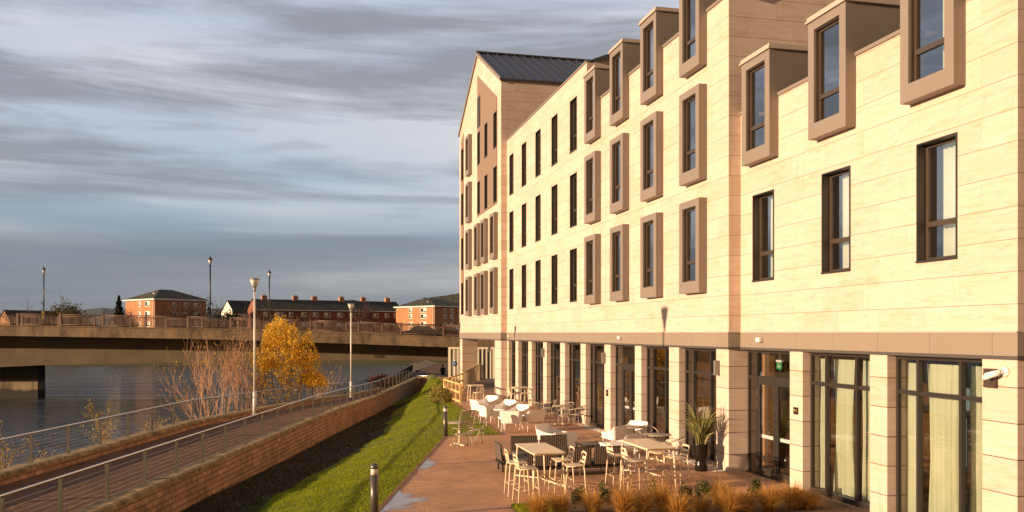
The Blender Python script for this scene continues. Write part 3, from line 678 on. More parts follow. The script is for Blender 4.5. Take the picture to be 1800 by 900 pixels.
# windows ------------------------------------------------------------------
def add_window(X, y0, y1, z0, z1, depth=.18, liner='frame_bronze', curtain=True, tr=.68, proud=.02, shift=0):
    f = MB(); t_ = .03
    x0, x1 = X-proud, X+depth
    f.box(x0, x1, y0, y0+t_, z0, z1); f.box(x0, x1, y1-t_, y1, z0, z1); f.box(x0, x1, y0+t_, y1-t_, z1-t_, z1); f.box(x0-.02, x1, y0, y1, z0-.04, z0)
    wroot = obj('window', f, liner, hotel, True)
    g_ = MB(); b_ = .055; fx = X+depth-.05
    ya, yb, za, zb = y0+t_, y1-t_, z0, z1-t_; zt = z0+tr
    g_.box(fx, fx+.05, ya, ya+b_, za, zb); g_.box(fx, fx+.05, yb-b_, yb, za, zb); g_.box(fx, fx+.05, ya+b_, yb-b_, zb-b_, zb); g_.box(fx, fx+.05, ya+b_, yb-b_, za, za+b_)
    g_.box(fx-.012, fx+.05, ya+b_, yb-b_, zt-.05, zt+.05)
    def sub(name, mb, m): return obj(name, mb, m, wroot, True)
    sub('frame', g_, 'frame_bronze')
    gl = MB(); gl.quad((fx+.025,yb,za),(fx+.025,ya,za),(fx+.025,ya,zb),(fx+.025,yb,zb)); sub('pane', gl, 'glass')
    if curtain:
        c = MB(); n_ = 26; ca, cb = (ya, ya+(yb-ya)*curtain); vs = []
        ph = random.uniform(0, 6)
        for i in range(n_+1):
            yy = ca+(cb-ca)*i/n_; xx = fx+.22+.035*math.sin(i*1.55+ph)+.012*math.sin(i*2.9)
            vs += [(xx, yy, za-.1), (xx, yy, zb+.05)]
        c.add(vs, [(2*i, 2*i+2, 2*i+3, 2*i+1) for i in range(n_)], True); sub('curtain', c, 'sheer_curtain')
    return wroot
for c in narrow_c:
    for z in FZ[:3]: add_window(XM, c-NW/2, c+NW/2, z, z+WH, curtain=random.choice((.5, 0, .4)), liner='frame_dark')
for c in rwin_c: add_window(XR, c-.52, c+.52, FZ[0], FZ[0]+WH, depth=.22, curtain=.82, liner='frame_dark')
def box_surround(X, c, z0, z1, wd=1.33, p=.25, bt=.225, bb=.33, top=.2, dormer=False, par=0):
    y0, y1 = c-wd/2, c+wd/2; s_ = MB(); xb = X if not dormer else X+3.4
    s_.box(X-p, X-.001, y0, y0+bt, z0, z1); s_.box(X-p, X-.001, y1-bt, y1, z0, z1)
    s_.box(X-p, X-.001, y0+bt, y1-bt, z0, z0+bb); s_.box(X-p, X-.001, y0+bt, y1-bt, z1-top, z1)
    # inner liner behind the wall plane
    s_.box(X-.001, X+.12, y0+bt-.02, y0+bt, z0+bb, z1-top); s_.box(X-.001, X+.12, y1-bt, y1-bt+.02, z0+bb, z1-top)
    if dormer:
        s_.box(X+.0, X+3.6, y0, y0+.08, par-.02, z1); s_.box(X+.0, X+3.6, y1-.08, y1, par-.02, z1); s_.box(X, X+3.6, y0+.08, y1-.08, z1-.08, z1)
    r_ = obj('dormer' if dormer else 'window_surround', s_, 'clad_tan', hotel, True)
    if dormer:
        k = MB(); k.box(X-p-.05, X+3.7, y0-.05, y1+.05, z1+.002, z1+.05); k.box(X-p-.02, X+3.7, y0-.02, y1+.02, z1+.05, z1+.13)
        obj('roof_cap', k, 'clad_cap', r_, True)
        k = MB(); k.lathe([(.05, z1+.13), (.05, z1+.18), (.02, z1+.2)], 8, (X+1.1, y0+.3)); obj('anchor', k, 'clad_cap', r_, True)
        k = MB(); k.box(X+.26, X+3.5, y0-.004, y0-.001, par+.1, z1-.02)
    return r_
for c in box_c:
    for i, z in enumerate(FZ[:2]):
        box_surround(XM, c, z-.21, z+2.44); add_window(XM-.21, c-.44, c+.44, z+.12, z+2.24, depth=.12, curtain=random.choice((.0, .35, .5)), tr=.56, proud=.0)
    z = FZ[2]; box_surround(XM, c, z-.20, 13.82, dormer=True, par=12.67); add_window(XM-.21, c-.44, c+.44, z+.13, 13.62, depth=.12, curtain=random.choice((.25, .35)), tr=.56, proud=.0)
for c in (19.55, 16.49, 13.4):
    z = FZ[1]; box_surround(XR, c, z-.2, 10.64, wd=1.39, dormer=True, par=9.5); add_window(XR-.21, c-.47, c+.47, z+.13, 10.44, depth=.12, curtain=.42, tr=.56, proud=0)
for c in towbox:
    for i, z in enumerate(FZ if c > 56 else FZ[:2]):
        box_surround(XT, c, z-.21, z+2.44, wd=1.3); add_window(XT-.21, c-.42, c+.42, z+.12, z+2.24, depth=.12, curtain=0, tr=.56, proud=0)
for z in FZ: add_window(XT, towA-.45, towA+.45, z, z+WH, curtain=0, liner='frame_dark', proud=.04)
for c in towflush:
    for z in FZ[2:]: add_window(XT, c-.45, c+.45, z-.05, z+2.0, curtain=0, liner='frame_dark', proud=.04)
# floors / interior
it = MB()
for z in (4.1, 7.38): it.box(XR+.3, 20, YN+.3, YE-.3, z, z+.15)
it.box(XR+.3, 20, YS+.1, YE-.3, 10.55, 10.68)
for k in np.arange(15.0, 61, 2.98): it.box(XR+.35, 17, k, k+.08, 3.6, 9.2 if k < 20.8 else 12.4)
it.box(17, 17.1, YN+.3, YS, 3.6, 10); it.box(17, 17.1, YS+.1, YE-.3, 3.6, 14); obj('partition', it, 'interior_wall', hotel, True)
it = MB(); it.box(XM+.5, 17, YN+.3, YT-.1, -.02, .012); obj('interior_floor', it, 'interior_floor', hotel, True)
it = MB(); it.box(17, 17.1, YN+.3, YT-.1, 0, 3.3); it.box(XM+.5, 17, YT-.2, YT-.12, 0, 3.3); obj('interior_wall', it, 'interior_blue', hotel, True)
it = MB(); it.box(XR+.5, 17, 20.4, 20.5, 0, 3.25); it.box(XR+.5, 17, 30.3, 30.4, 0, 3.25); it.box(XM+.5, 17, 39.1, 39.2, 0, 3.25); obj('partition', it, 'interior_orange', hotel, True)
it = MB(); it.box(XM+.5, 17, YN+.3, YT-.1, 3.24, 3.26); obj('ceiling', it, 'ceiling_white', hotel, True)
# ground floor glazing
def glaze(X, y0, y1, door=False, muls=(.27, .72), deep=.2):
    f = MB(); x0 = X+deep; b_ = .06; zt = 2.54; z0 = .1 if not door else 0
    f.box(x0, x0+.07, y0, y0+b_, 0, 3.26); f.box(x0, x0+.07, y1-b_, y1, 0, 3.26); f.box(x0, x0+.07, y0+b_, y1-b_, 3.18, 3.26)
    f.box(x0-.01, x0+.07, y0+b_, y1-b_, zt-.04, zt+.04)
    if not door: f.box(x0-.04, x0+.07, y0+b_, y1-b_, 0, .12)
    if not door:
        for q in muls: ym = y0+(y1-y0)*q; f.box(x0-.02, x0+.07, ym-.035, ym+.035, .12, 3.18)
    wr = obj('shopfront', f, 'frame_dark', hotel, True)
    g_ = MB(); g_.quad((x0+.04,y1,0),(x0+.04,y0,0),(x0+.04,y0,3.2),(x0+.04,y1,3.2)); 
    if door: g_.v = [(x0+.04,y1,2.54),(x0+.04,y0,2.54),(x0+.04,y0,3.2),(x0+.04,y1,3.2)]
    obj('pane', g_, 'shop_glass', wr, True)
    return wr, x0
def door_leaf(wr, x0, ya, yb):
    d = MB(); b_ = .11
    d.box(x0-.01, x0+.05, ya, ya+b_, 0, 2.5); d.box(x0-.01, x0+.05, yb-b_, yb, 0, 2.5); d.box(x0-.01, x0+.05, ya+b_, yb-b_, 2.36, 2.5); d.box(x0-.01, x0+.05, ya+b_, yb-b_, 0, .22)
    obj('door', d, 'frame_dark', wr, True)
    g_ = MB(); g_.quad((x0+.02,yb,.2),(x0+.02,ya,.2),(x0+.02,ya,2.4),(x0+.02,yb,2.4)); obj('door_pane', g_, 'shop_glass', wr, True)
    h = MB(); h.box(x0+.052, x0+.09, ya+b_, yb-b_, .98, 1.07); obj('push_bar', h, 'white_metal', wr, True)
    for z in (2.15, 1.85, .3): h = MB(); h.box(x0-.035, x0-.011, yb-.035, yb-.008, z-.12, z+.12); obj('hinge', h, 'stainless', wr, True)
gaps = list(zip([p[0] for p in pil_m[:-1]], [p[1] for p in pil_m[1:]]))      # (upper Y, lower Y)
for i, (yu, yl) in enumerate(gaps):
    isd = i in (0, 6)
    wr, x0 = glaze(XM, yl, yu, door=False if i == 0 else i == 6, muls=(.3, .75))
    if i == 6:
        d = MB(); d.box(x0-.01, x0+.06, yl+.06, yl+.14, 0, 2.5); obj('post', d, 'frame_dark', wr, True)
        mid = (yl+.14+yu-.75)/2; door_leaf(wr, x0, yl+.14, mid); door_leaf(wr, x0, mid+.01, yu-.74)
        d = MB(); d.box(x0-.01, x0+.06, yu-.72, yu-.64, 0, 2.5); obj('post', d, 'frame_dark', wr, True)
        g_ = MB(); g_.quad((x0+.03,yu,0),(x0+.03,yu-.66,0),(x0+.03,yu-.66,2.5),(x0+.03,yu,2.5)); obj('side_pane', g_, 'shop_glass', wr, True)
for i, (yu, yl) in enumerate([(20.742, 18.35), (17.8, 15.34), (14.8, 12.33)]):
    wr, x0 = glaze(XR, yl, yu, door=i == 0, muls=(.29, .74))
    if i == 0:
        d = MB(); d.box(x0-.02, x0+.07, yu-.52, yu-.44, 0, 3.18); obj('post', d, 'frame_dark', wr, True)
        g_ = MB(); g_.quad((x0+.03,yu,0),(x0+.03,yu-.46,0),(x0+.03,yu-.46,2.5),(x0+.03,yu,2.5)); obj('side_pane', g_, 'shop_glass', wr, True)
        m_ = (yl+.07+yu-.53)/2; door_leaf(wr, x0, yl+.07, m_); door_leaf(wr, x0, m_+.01, yu-.53)
def gcurtain(ya, yb, X, pinch=0):
    c = MB(); n_ = int((yb-ya)/.022); vs = []; ph = random.uniform(0, 6)
    for i in range(n_+1):
        tt = i/n_; yy = ya+(yb-ya)*tt; w1 = .045*math.sin(yy*34+ph)+.02*math.sin(yy*77+ph*2)
        for k in range(6):
            z = .06+(3.1-.06)*k/5; pf = pinch*math.sin(math.pi*k/5)*(tt-.5)*.3
            vs.append((X+w1*(1-.35*k/5)+.01*math.sin(z*3+i), yy-pf, z))
    c.add(vs, [(i*6+k, (i+1)*6+k, (i+1)*6+k+1, i*6+k+1) for i in range(n_) for k in range(5)], True)
    obj('curtain', c, 'curtain', hotel, True)
XC = 11.58
for a, b_ in ((1437, 1452), (1466, 1504), (1518, 1532), (1590, 1613), (1628, 1689), (1708, 1735)):
    gcurtain(on_x(b_, XC), on_x(a, XC), XC, .5 if b_-a > 30 else 0)
# wall lights, sensors, cctv, signs, exit sign ------------------------------
def wall_light(y, X, z=2.75):
    l_ = MB(); l_.box(X-.14, X-.03, y-.05, y+.05, z-.2, z+.2); l_.box(X-.03, X-.001, y-.035, y+.035, z-.12, z+.12)
    obj('wall_light', l_, 'stainless' if False else 'lamp_cap', hotel, True)
for px in (1264, 1064, 957, 872): 
    wall_light(on_x(px, XM)+.0, XM if px > 880 else XT)
for px, X in ((1340, XR), (1093, XM), (897, XM)):
    l_ = MB(); y = on_x(px, X); l_.box(X-.15, X-.036, y-.09, y+.09, 3.46, 3.58); o_ = obj('sensor', l_, 'white_plastic', hotel, True, bevel=.02)
cy = on_x(1768, XR)
cc = MB(); cc.tube([(XR-.001, cy, 3.06),(XR-.04, cy, 3.06)], .085, 14); cc.tube([(XR-.04, cy, 3.06),(XR-.11, cy+.05, 3.02)], .026, 8)
co = obj('camera_bracket', cc, 'white_plastic', hotel, True)
cc = MB(); cc.tube([(XR-.11, cy+.03, 3.04),(XR-.21, cy+.24, 2.95)], .045, 12); cc.tube([(XR-.10, cy+.01, 3.06),(XR-.19, cy+.22, 2.99)], .043, 10); obj('camera_body', cc, 'white_plastic', co, True)
cc = MB(); cc.box(XR-.06, XR-.001, cy+.16, cy+.42, 2.78, 3.10); obj('wall_light', cc, 'frame_bronze', hotel, True)
def signplate(px, X, z, hh=.085, ww=.1):
    y = on_x(px, X); s_ = MB(); s_.box(X-.015, X-.001, y-ww, y+ww, z-hh, z+hh); so_ = obj('door_sign', s_, 'sign_black', hotel, True)
    g_ = MB(); g_.tube([(X-.0155, y+.045, z+.01),(X-.018, y+.045, z+.01)], .032, 12); g_.box(X-.018, X-.0155, y-.08, y-.005, z+.015, z+.032); g_.box(X-.018, X-.0155, y-.06, y-.015, z-.03, z-.015)
    obj('sign_emblem', g_, 'gold', so_, True)
signplate(1399.5, XR, 1.86); signplate(1067.5, XM, 1.45, .12, .12)
ex = MB(); ey = on_x(1370, 11.9); ex.box(11.89, 11.91, ey-.13, ey+.13, 2.74, 2.92); eo = obj('exit_sign', ex, 'green_sign', hotel, True)
e2 = MB(); e2.box(11.87, 11.93, ey-.14, ey+.14, 2.93, 2.99); obj('sign_housing', e2, 'white_plastic', eo, True)
e3 = MB(); e3.box(11.885, 11.889, ey+.02, ey+.06, 2.78, 2.86); e3.tube([(11.887, ey+.04, 2.88),(11.885, ey+.04, 2.88)], .015, 8); e3.box(11.885, 11.889, ey-.08, ey-.02, 2.81, 2.83); e3.add([(11.886,ey-.10,2.82),(11.886,ey-.06,2.79),(11.886,ey-.06,2.85)], [(0,1,2)]); obj('exit_symbol', e3, 'white_plastic', eo, True)
# dark downpipe / gate post under the tower
dp = MB(); dp.box(XT+.15, XT+.24, 49.05, 49.13, 0, 3.26); obj('downpipe', dp, 'frame_dark', hotel, True)

# ================================================================== BRIDGE
bx0, by0 = at(900, 82)
bridge = thing('bridge', 'long concrete road bridge with brown baluster railing crossing the river', 'bridge', (bx0, by0, 0), -TH)
BT = [(-150,4.7),(-90,4.62),(-49.2,4.37),(-28.9,4.03),(-14.2,3.56),(-5.5,3.22),(2,3.05),(10,2.95),(60,2.8)]
GT = [(-150,-.4),(-56,.05),(-50,.35),(-44,.62),(-30,.80),(-18,1.0),(-6,.95),(60,.9)]
def bt(x): return sum(lerp_tab(BT, x+k) for k in (-4,-2,0,2,4))/5
def along(mb, xs, yz):
    vs = []; 
    for x in xs: vs += [(x, y, z) for y, z in yz(x)]
    n = len(yz(xs[0])); m = len(xs)
    fs = [(i*n+k, i*n+(k+1)%n, (i+1)*n+(k+1)%n, (i+1)*n+k) for i in range(m-1) for k in range(n)]
    fs += [tuple(range(n))[::-1], tuple((m-1)*n+k for k in range(n))]
    return mb.add(vs, fs)
xs = list(np.arange(-130, 46, 1.5))
fm = MB(); along(fm, xs, lambda x: [(0,bt(x)-.95),(.45,bt(x)-.95),(.45,bt(x)),(0,bt(x))]); along(fm, xs, lambda x: [(-.07,bt(x)+.002),(.5,bt(x)+.002),(.5,bt(x)+.10),(-.07,bt(x)+.10)])
obj('fascia', fm, 'concrete', bridge)
fm = MB(); along(fm, xs, lambda x: [(15,bt(x)-.95),(15.4,bt(x)-.95),(15.4,bt(x)+.1),(15,bt(x)+.1)]); obj('fascia', fm, 'concrete', bridge)
fm = MB(); along(fm, xs, lambda x: [(.46,bt(x)-.9),(14.99,bt(x)-.9),(14.99,bt(x)-.3),(.46,bt(x)-.3)]); obj('deck', fm, 'asphalt', bridge)
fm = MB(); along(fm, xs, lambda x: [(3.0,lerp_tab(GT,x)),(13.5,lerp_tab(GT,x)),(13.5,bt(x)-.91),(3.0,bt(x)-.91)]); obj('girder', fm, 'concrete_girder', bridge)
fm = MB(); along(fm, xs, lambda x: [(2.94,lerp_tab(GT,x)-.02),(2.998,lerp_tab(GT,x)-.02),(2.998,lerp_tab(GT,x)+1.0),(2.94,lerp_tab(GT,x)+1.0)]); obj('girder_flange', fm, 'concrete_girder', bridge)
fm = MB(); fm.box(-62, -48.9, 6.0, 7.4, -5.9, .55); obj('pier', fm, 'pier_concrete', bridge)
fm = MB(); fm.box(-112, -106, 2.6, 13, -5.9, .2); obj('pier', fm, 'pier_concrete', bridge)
# railings: one panel per bay
bay = 4.1
def rail_bay(x0, y):
    rm = MB(); x1 = x0+bay; zf = lambda x: bt(x)+.1
    rm.box(x0-.09, x0+.09, y-.06, y+.06, zf(x0), zf(x0)+1.14)
    for zo, r_ in ((1.08,.035),(.12,.025),(.96,.018)):
        rm.tube([(x0,y,zf(x0)+zo),(x1,y,zf(x1)+zo)], r_, 4)
    for k in range(1, 27):
        x = x0+bay*k/27; z = zf(x); rm.box(x-.015, x+.015, y-.015, y+.015, z+.12, z+.97)
    obj('railing_panel', rm, 'bridge_rail', bridge)
for k in range(17): rail_bay(-64+k*bay, .18)
for k in range(17): rail_bay(-64+k*bay, 15.2)
# graffiti
gc = bpy.data.curves.new('graffiti', 'FONT'); gc.body = 'CGNO'; gc.size = .36; gc.extrude = .004; gc.offset = .012
go_ = bpy.data.objects.new('tmp', gc); COL.objects.link(go_)
dg = bpy.context.evaluated_depsgraph_get(); gme = bpy.data.meshes.new_from_object(go_.evaluated_get(dg)); bpy.data.objects.remove(go_)
gme.materials.clear(); gme.materials.append(MAT['black_iron']); go_ = bpy.data.objects.new('graffiti', gme); COL.objects.link(go_); go_.parent = bridge
go_.location = (-13.75, 2.93, 1.22); go_.rotation_euler = (R(90), 0, 0)

# bridge lamps
def bridge_lamp(h=7.0):
    t_ = thing('street_lamp', 'l', 'street lamp')
    m_ = MB(); m_.tube([(0,0,0),(0,0,1.3)], .11, 10); m_.tube([(0,0,1.3),(0,0,h-.75)], .065, 8); m_.tube([(0,0,1.3),(0,0,1.36)], .13, 10); m_.tube([(-.22,0,h-1.0),(.22,0,h-1.0)], .02, 6); obj('pole', m_, 'black_iron', t_)
    m_ = MB(); m_.lathe([(.10,h-.75),(.19,h-.35)], 6); obj('lantern', m_, 'clear_cover', t_)
    m_ = MB(); m_.lathe([(.24,h-.35),(.10,h-.15),(.04,h-.08),(.05,h),(.01,h+.1)], 6); obj('lantern_cap', m_, 'black_iron', t_)
    return t_
bl = bridge_lamp(7.0); X, Y = at(369.5, 82.4); bl.location = (X, Y, 4.1); bl['label'] = 'tall black lantern lamp standing on the near side of the bridge'; bl['group'] = 'lantern lamps on the bridge'
X, Y = at(77, 97); dup(bl, (X, Y, 4.2), 0, 'black lantern lamp with a small yellow notice at far left behind the bridge railing')
X, Y = at(473.5, 97.5); dup(bl, (X, Y, 3.9), 0, 'black lantern lamp on the bridge just behind the yellow tree top')
X, Y = at(75.6, 96.8); ym = MB(); ym.box(-.12,.12,-.02,.02,0,.9); o = obj('notice_plate', ym, 'gold'); o.location = (X, Y, 5.3); tag(o, 'narrow yellow notice fixed to the lamp pole at far left', 'notice')
# cars on the bridge
def car(name, label, x, y, z, rz, paint, sc=1):
    t_ = thing(name, label, 'car', (x, y, z), rz)
    prof = [(-2.1,.35),(-2.15,.75),(-1.9,.92),(-1.35,.98),(-.75,1.40),(.65,1.44),(1.35,1.0),(1.95,.88),(2.15,.6),(2.1,.32)]
    m_ = MB(); m_.prism([(a, -.84, b) for a, b in prof], (0, 1.68, 0)); obj('body', m_, paint, t_, bevel=.06)
    for s in (-.846, .846):
        m_ = MB(); m_.prism([(-1.2,s-.004,.98),(-.72,s-.004,1.33),(.60,s-.004,1.36),(1.15,s-.004,1.0)], (0,.008,0)); obj('side_window', m_, 'car_glass', t_)
    m_ = MB(); m_.quad((.72,-.7,1.405),(.72,.7,1.405),(1.32,.7,1.03),(1.32,-.7,1.03)); obj('windscreen', m_, 'car_glass', t_)
    for sx in (-1.3, 1.32):
        for sy in (-.8, .8):
            m_ = MB(); m_.tube([(sx, sy-.1, .32),(sx, sy+.1, .32)], .32, 16); w_ = obj('wheel', m_, 'tyre', t_)
            m_ = MB(); m_.tube([(sx, sy-.105, .32),(sx, sy+.105, .32)], .19, 12); obj('rim', m_, 'rim', w_)
    m_ = MB(); m_.box(2.1,2.17,-.75,-.45,.62,.74); obj('headlight', m_, 'clear_cover', t_); m_ = MB(); m_.box(2.1,2.17,.45,.75,.62,.74); obj('headlight', m_, 'clear_cover', t_)
    return t_
X, Y = at(742, 86); car('parked_car', 'low black car partly hidden behind the bridge railing, nearer the brick block corner', X, Y, 2.95, -TH+R(4), 'dark_paint')
X, Y = at(789, 87.5); car('parked_car', 'dark car at the right end of the bridge beside the hotel tower', X, Y, 2.85, -TH+R(176), 'red_paint')

# ================================================================== WALLS AND RAILINGS
def wall_run(name, label, xf, ztop, zbot, Y0, Y1, wd, side, block=.9, cop=.13, over=.05, wallmat='block_wall'):
    """side=+1: exposed face at xf, body towards -x"""
    root = thing(name, label, 'wall', (xf(Y0), Y0, zbot(Y0)))
    n_ = int((Y1-Y0)/1.0); Ys = [Y0+(Y1-Y0)*i/n_ for i in range(n_+1)]; w_ = MB(); vs = []
    for y in Ys: vs += [(xf(y), y, zbot(y)-.2), (xf(y)-wd*side, y, zbot(y)-.2), (xf(y)-wd*side, y, ztop(y)-cop), (xf(y), y, ztop(y)-cop)]
    w_.add(vs, [(4*i+k, 4*i+(k+1)%4, 4*i+4+(k+1)%4, 4*i+4+k) for i in range(n_) for k in range(4)]+[(0,1,2,3),(4*n_+3,4*n_+2,4*n_+1,4*n_)])
    obj('wall', w_, wallmat, root, True)
    c_ = MB(); y = Y0
    while y < Y1-.1:
        y1 = min(Y1, y+block*random.uniform(.9,1.1)); g = .012; dz = random.uniform(-.012,.012); ox = random.uniform(-.015,.015)
        a = [(xf(y+g)+over*side+ox, y+g), (xf(y1-g)+over*side+ox, y1-g), (xf(y1-g)-(wd+over)*side+ox, y1-g), (xf(y+g)-(wd+over)*side+ox, y+g)]
        zt = [ztop(a[0][1])+dz, ztop(a[1][1])+dz]
        zt4 = [zt[0], zt[1], zt[1], zt[0]]; ins = .05
        lo = [(p[0], p[1], z-cop+.002) for p, z in zip(a, zt4)]; mid = [(p[0], p[1], z-.04) for p, z in zip(a, zt4)]
        cx = sum(p[0] for p in a)/4; cyy = sum(p[1] for p in a)/4
        tp = [(p[0]+(ins if p[0] < cx else -ins), p[1]+(.02 if p[1] < cyy else -.02), z) for p, z in zip(a, zt4)]
        vs = lo+mid+tp; c_.add(vs, [(0,3,2,1),(8,9,10,11)]+[(i,(i+1)%4,(i+1)%4+4,i+4) for i in range(4)]+[(i+4,(i+1)%4+4,(i+1)%4+8,i+8) for i in range(4)])
        y = y1
    obj('coping', c_, 'coping', root, True); return root
ct = lambda y: lerp_tab(WCZ, y)
wall_run('retaining_wall', 'long red sandstone block wall with mossy coping between lawn and riverside path', wx, ct, lambda y: lerp_tab(WBZ, y), -8, 77, .38, 1)
wall_run('river_wall', 'low coping wall along the river edge of the path', lambda y: rx(y)+.2, rz_, lambda y: rz_(y)-.35, -8, 118, .4, 1, wallmat='block_wall')
# cross wall at the far end
cw = thing('end_wall', 'short sandstone wall closing the far end of the lawn by the bridge', 'wall', (9.3, 77.1, -1.6))
m_ = MB(); m_.prism([(9.2,77.1,-1.8),(13.5,76.1,-1.8),(13.5,76.5,-1.8),(9.2,77.5,-1.8)], (0,0,1.38)); obj('wall', m_, 'block_wall', cw, True)
m_ = MB(); m_.prism([(9.15,77.05,-.418),(13.5,76.04,-.418),(13.5,76.56,-.418),(9.15,77.56,-.418)], (0,0,.13)); obj('coping', m_, 'coping', cw, True)
m_ = MB(); m_.tube([(9.2,77.3,-.2),(13.5,76.3,-.2)], .03, 6); obj('handrail', m_, 'stainless', cw, True)
def railing(name, label, xf, zt, Ys, h=.85, dark=False, wires=7):
    root = thing(name, label, 'railing', (xf(Ys[0]), Ys[0], zt(Ys[0])))
    hr = MB(); hr.tube([(xf(y), y, zt(y)+h) for y in Ys], .026, 8); obj('handrail', hr, 'black_iron' if dark else 'stainless', root, True)
    if wires:
        wr_ = MB()
        for k in range(wires): wr_.tube([(xf(y), y, zt(y)+.09+k*(h-.14)/wires) for y in Ys], .0035, 3, False)
        obj('wire', wr_, 'black_iron' if dark else 'stainless', root, True)
    for y in Ys:
        p = MB(); x, z = xf(y), zt(y)
        if dark: p.box(x-.03, x+.03, y-.03, y+.03, z-.02, z+h)
        else:
            for s in (-.022, .022): p.box(x-.035, x+.035, y+s-.007, y+s+.007, z-.02, z+h-.02)
            p.box(x-.012, x+.012, y-.03, y+.03, z+h*.3, z+h*.3+.05); p.box(x-.012, x+.012, y-.03, y+.03, z+h*.72, z+h*.72+.05); p.box(x-.06, x+.06, y-.05, y+.05, z, z+.012)
        obj('post', p, 'black_iron' if dark else 'galvanised', root, True)
    return root
Yl = [19.97+1.85*k for k in range(-9, 30)]
railing('path_railing', 'steel wire railing on the coping of the sandstone wall beside the lawn', lambda y: wx(y)-.19, ct, [y for y in Yl if y < 72])
railing('path_railing', 'steel wire railing on the river side of the path, in front of the yellow tree', lambda y: rx(y), rz_, [26.4+1.95*k for k in range(-12, 22)])
railing('dark_railing', 'dark railing along the river edge below and beyond the bridge', lambda y: rx(y), rz_, [68.0+.95*k for k in range(0, 50)], dark=True, wires=0)

# path lamps
def path_lamp(h=6.6):
    t_ = thing('path_lamp', 'l', 'lamp post')
    m_ = MB(); m_.tube([(0,0,0),(0,0,1.1)], .085, 12); m_.tube([(0,0,1.1),(0,0,h-.62)], .052, 12, r2=.042); m_.box(-.14,.14,-.14,.14,0,.02); obj('pole', m_, 'lamp_pole', t_)
    m_ = MB(); m_.lathe([(.045,h-.66),(.06,h-.60),(.10,h-.42)], 16); obj('lamp_neck', m_, 'lamp_cap', t_)
    m_ = MB(); m_.lathe([(.10,h-.419),(.17,h-.26),(.225,h-.07)], 20); obj('lamp_cover', m_, 'clear_cover', t_)
    m_ = MB(); m_.lathe([(.245,h-.07),(.245,h-.035),(.16,h-.005),(.02,h)], 20); obj('lamp_cap', m_, 'lamp_cap', t_)
    return t_
X, Y = at(447.5, 41.4); pl_ = path_lamp(6.62); pl_.location = (X, Y, -.27); pl_['label'] = 'tall pale lamp post with cone head on the path in front of the yellow tree'; pl_['group'] = 'lamp posts along the riverside path'
X, Y = at(617, 59.0); dup(pl_, (X, Y, -.75), 0, 'pale lamp post farther along the path, right of the yellow tree', scale=.98)
dup(pl_, (-7.6, 22.1, -.27), 0, 'pale lamp post standing on the path outside the left edge of the photo', scale=1.19)
# bollards
def bollard():
    t_ = thing('bollard_light', 'l', 'bollard')
    m_ = MB(); m_.lathe([(.082,0),(.082,.90)], 20); obj('post', m_, 'bollard_grey', t_)
    m_ = MB(); m_.lathe([(.074,.90),(.074,1.02)], 20); obj('lens', m_, 'bollard_glass', t_)
    m_ = MB(); m_.lathe([(.083,1.02),(.082,1.06),(.066,1.10),(.035,1.125),(.004,1.13)], 20); obj('cap', m_, 'bollard_grey', t_)
    return t_
b0 = bollard(); b0.location = (1.19, 17.15, -.02); b0['label'] = 'grey cylindrical bollard light with glass ring in the foreground at the lawn edge'; b0['group'] = 'bollard lights beside the lawn'
dup(b0, (4.62, 30.3, -.02), 0, 'grey bollard light behind the round bistro table at the lawn corner')
for px, l in ((746, 'left of the two thin dark posts on the path under the bridge'), (768.5, 'right of the two thin dark posts on the path, next to the walking person')):
    X, Y = at(px, 91); m_ = MB(); m_.lathe([(.05,0),(.05,.95),(.03,1.0)], 10); o = obj('path_bollard', m_, 'black_iron'); o.location = (X, Y, -1.66); tag(o, l, 'bollard', 'thin posts on the path')

# wooden fence and ramp, vertical fin screen
fe = thing('timber_fence', 'yellow timber post fence turning the corner at the end of the terrace', 'fence', (7.3, 45, 0))
def fseg(P, Q, n, z0, z1, h=1.05):
    P, Q = Vector(P), Vector(Q)
    for i in range(n+1):
        p = P.lerp(Q, i/n); z = z0+(z1-z0)*i/n; m_ = MB(); m_.box(p.x-.05, p.x+.05, p.y-.05, p.y+.05, z-.3, z+h-.04); obj('post', m_, 'fence_wood', fe, True)
    m_ = MB(); d = (Q-P); pr = Vector((-d.y, d.x)).normalized()*.05
    for za, zb in ((h-.039, h+.03), (h*.55, h*.55+.09), (.12, .20)):
        a = [P-pr, Q-pr, Q+pr, P+pr]; zz_ = [z0, z1, z1, z0]
        lo = [(q.x, q.y, z+za) for q, z in zip(a, zz_)]; hi = [(q.x, q.y, z+zb) for q, z in zip(a, zz_)]
        m_.add(lo+hi, [(3,2,1,0),(4,5,6,7),(0,1,5,4),(1,2,6,5),(2,3,7,6),(3,0,4,7)])
    obj('rail', m_, 'fence_wood', fe, True)
fseg((7.40,43.4), (7.30,48.2), 4, 0, 0); fseg((7.30,48.3), (9.35,53.9), 5, 0, .05)
pk = MB(); P, Q = Vector((9.4, 54.0)), Vector((11.9, 61.0)); n_ = 44
for i in range(n_+1):
    p = P.lerp(Q, i/n_); z = .05+.30*i/n_; pk.box(p.x-.045, p.x+.045, p.y-.03, p.y+.03, z+.02, z+1.1)
pf = obj('picket_panel', pk, 'ramp_picket', fe, True)
m_ = MB(); m_.prism([(9.4,54.0,1.12),(9.4,54.0,1.18),(11.9,61,1.48),(11.9,61,1.42)], (.07,-.02,0)); obj('rail', m_, 'fence_wood', fe, True)
rp = MB(); rp.add([(9.3,53.9,.012),(16.9,50.5,.012),(16.9,61,.3),(12,61.2,.35)], [(0,1,2,3)]); struct('ramp', rp, 'deck_grey')
sc = thing('slatted_screen', 'pale vertical fin screen standing under the tower beside the bridge', 'screen', (11.6, 74.6, -1.2))
A_, B_ = Vector(at(788, 74.5)), Vector(at(872, 74.0)); A_, B_ = Vector((A_[0], A_[1])), Vector((B_[0], B_[1]))
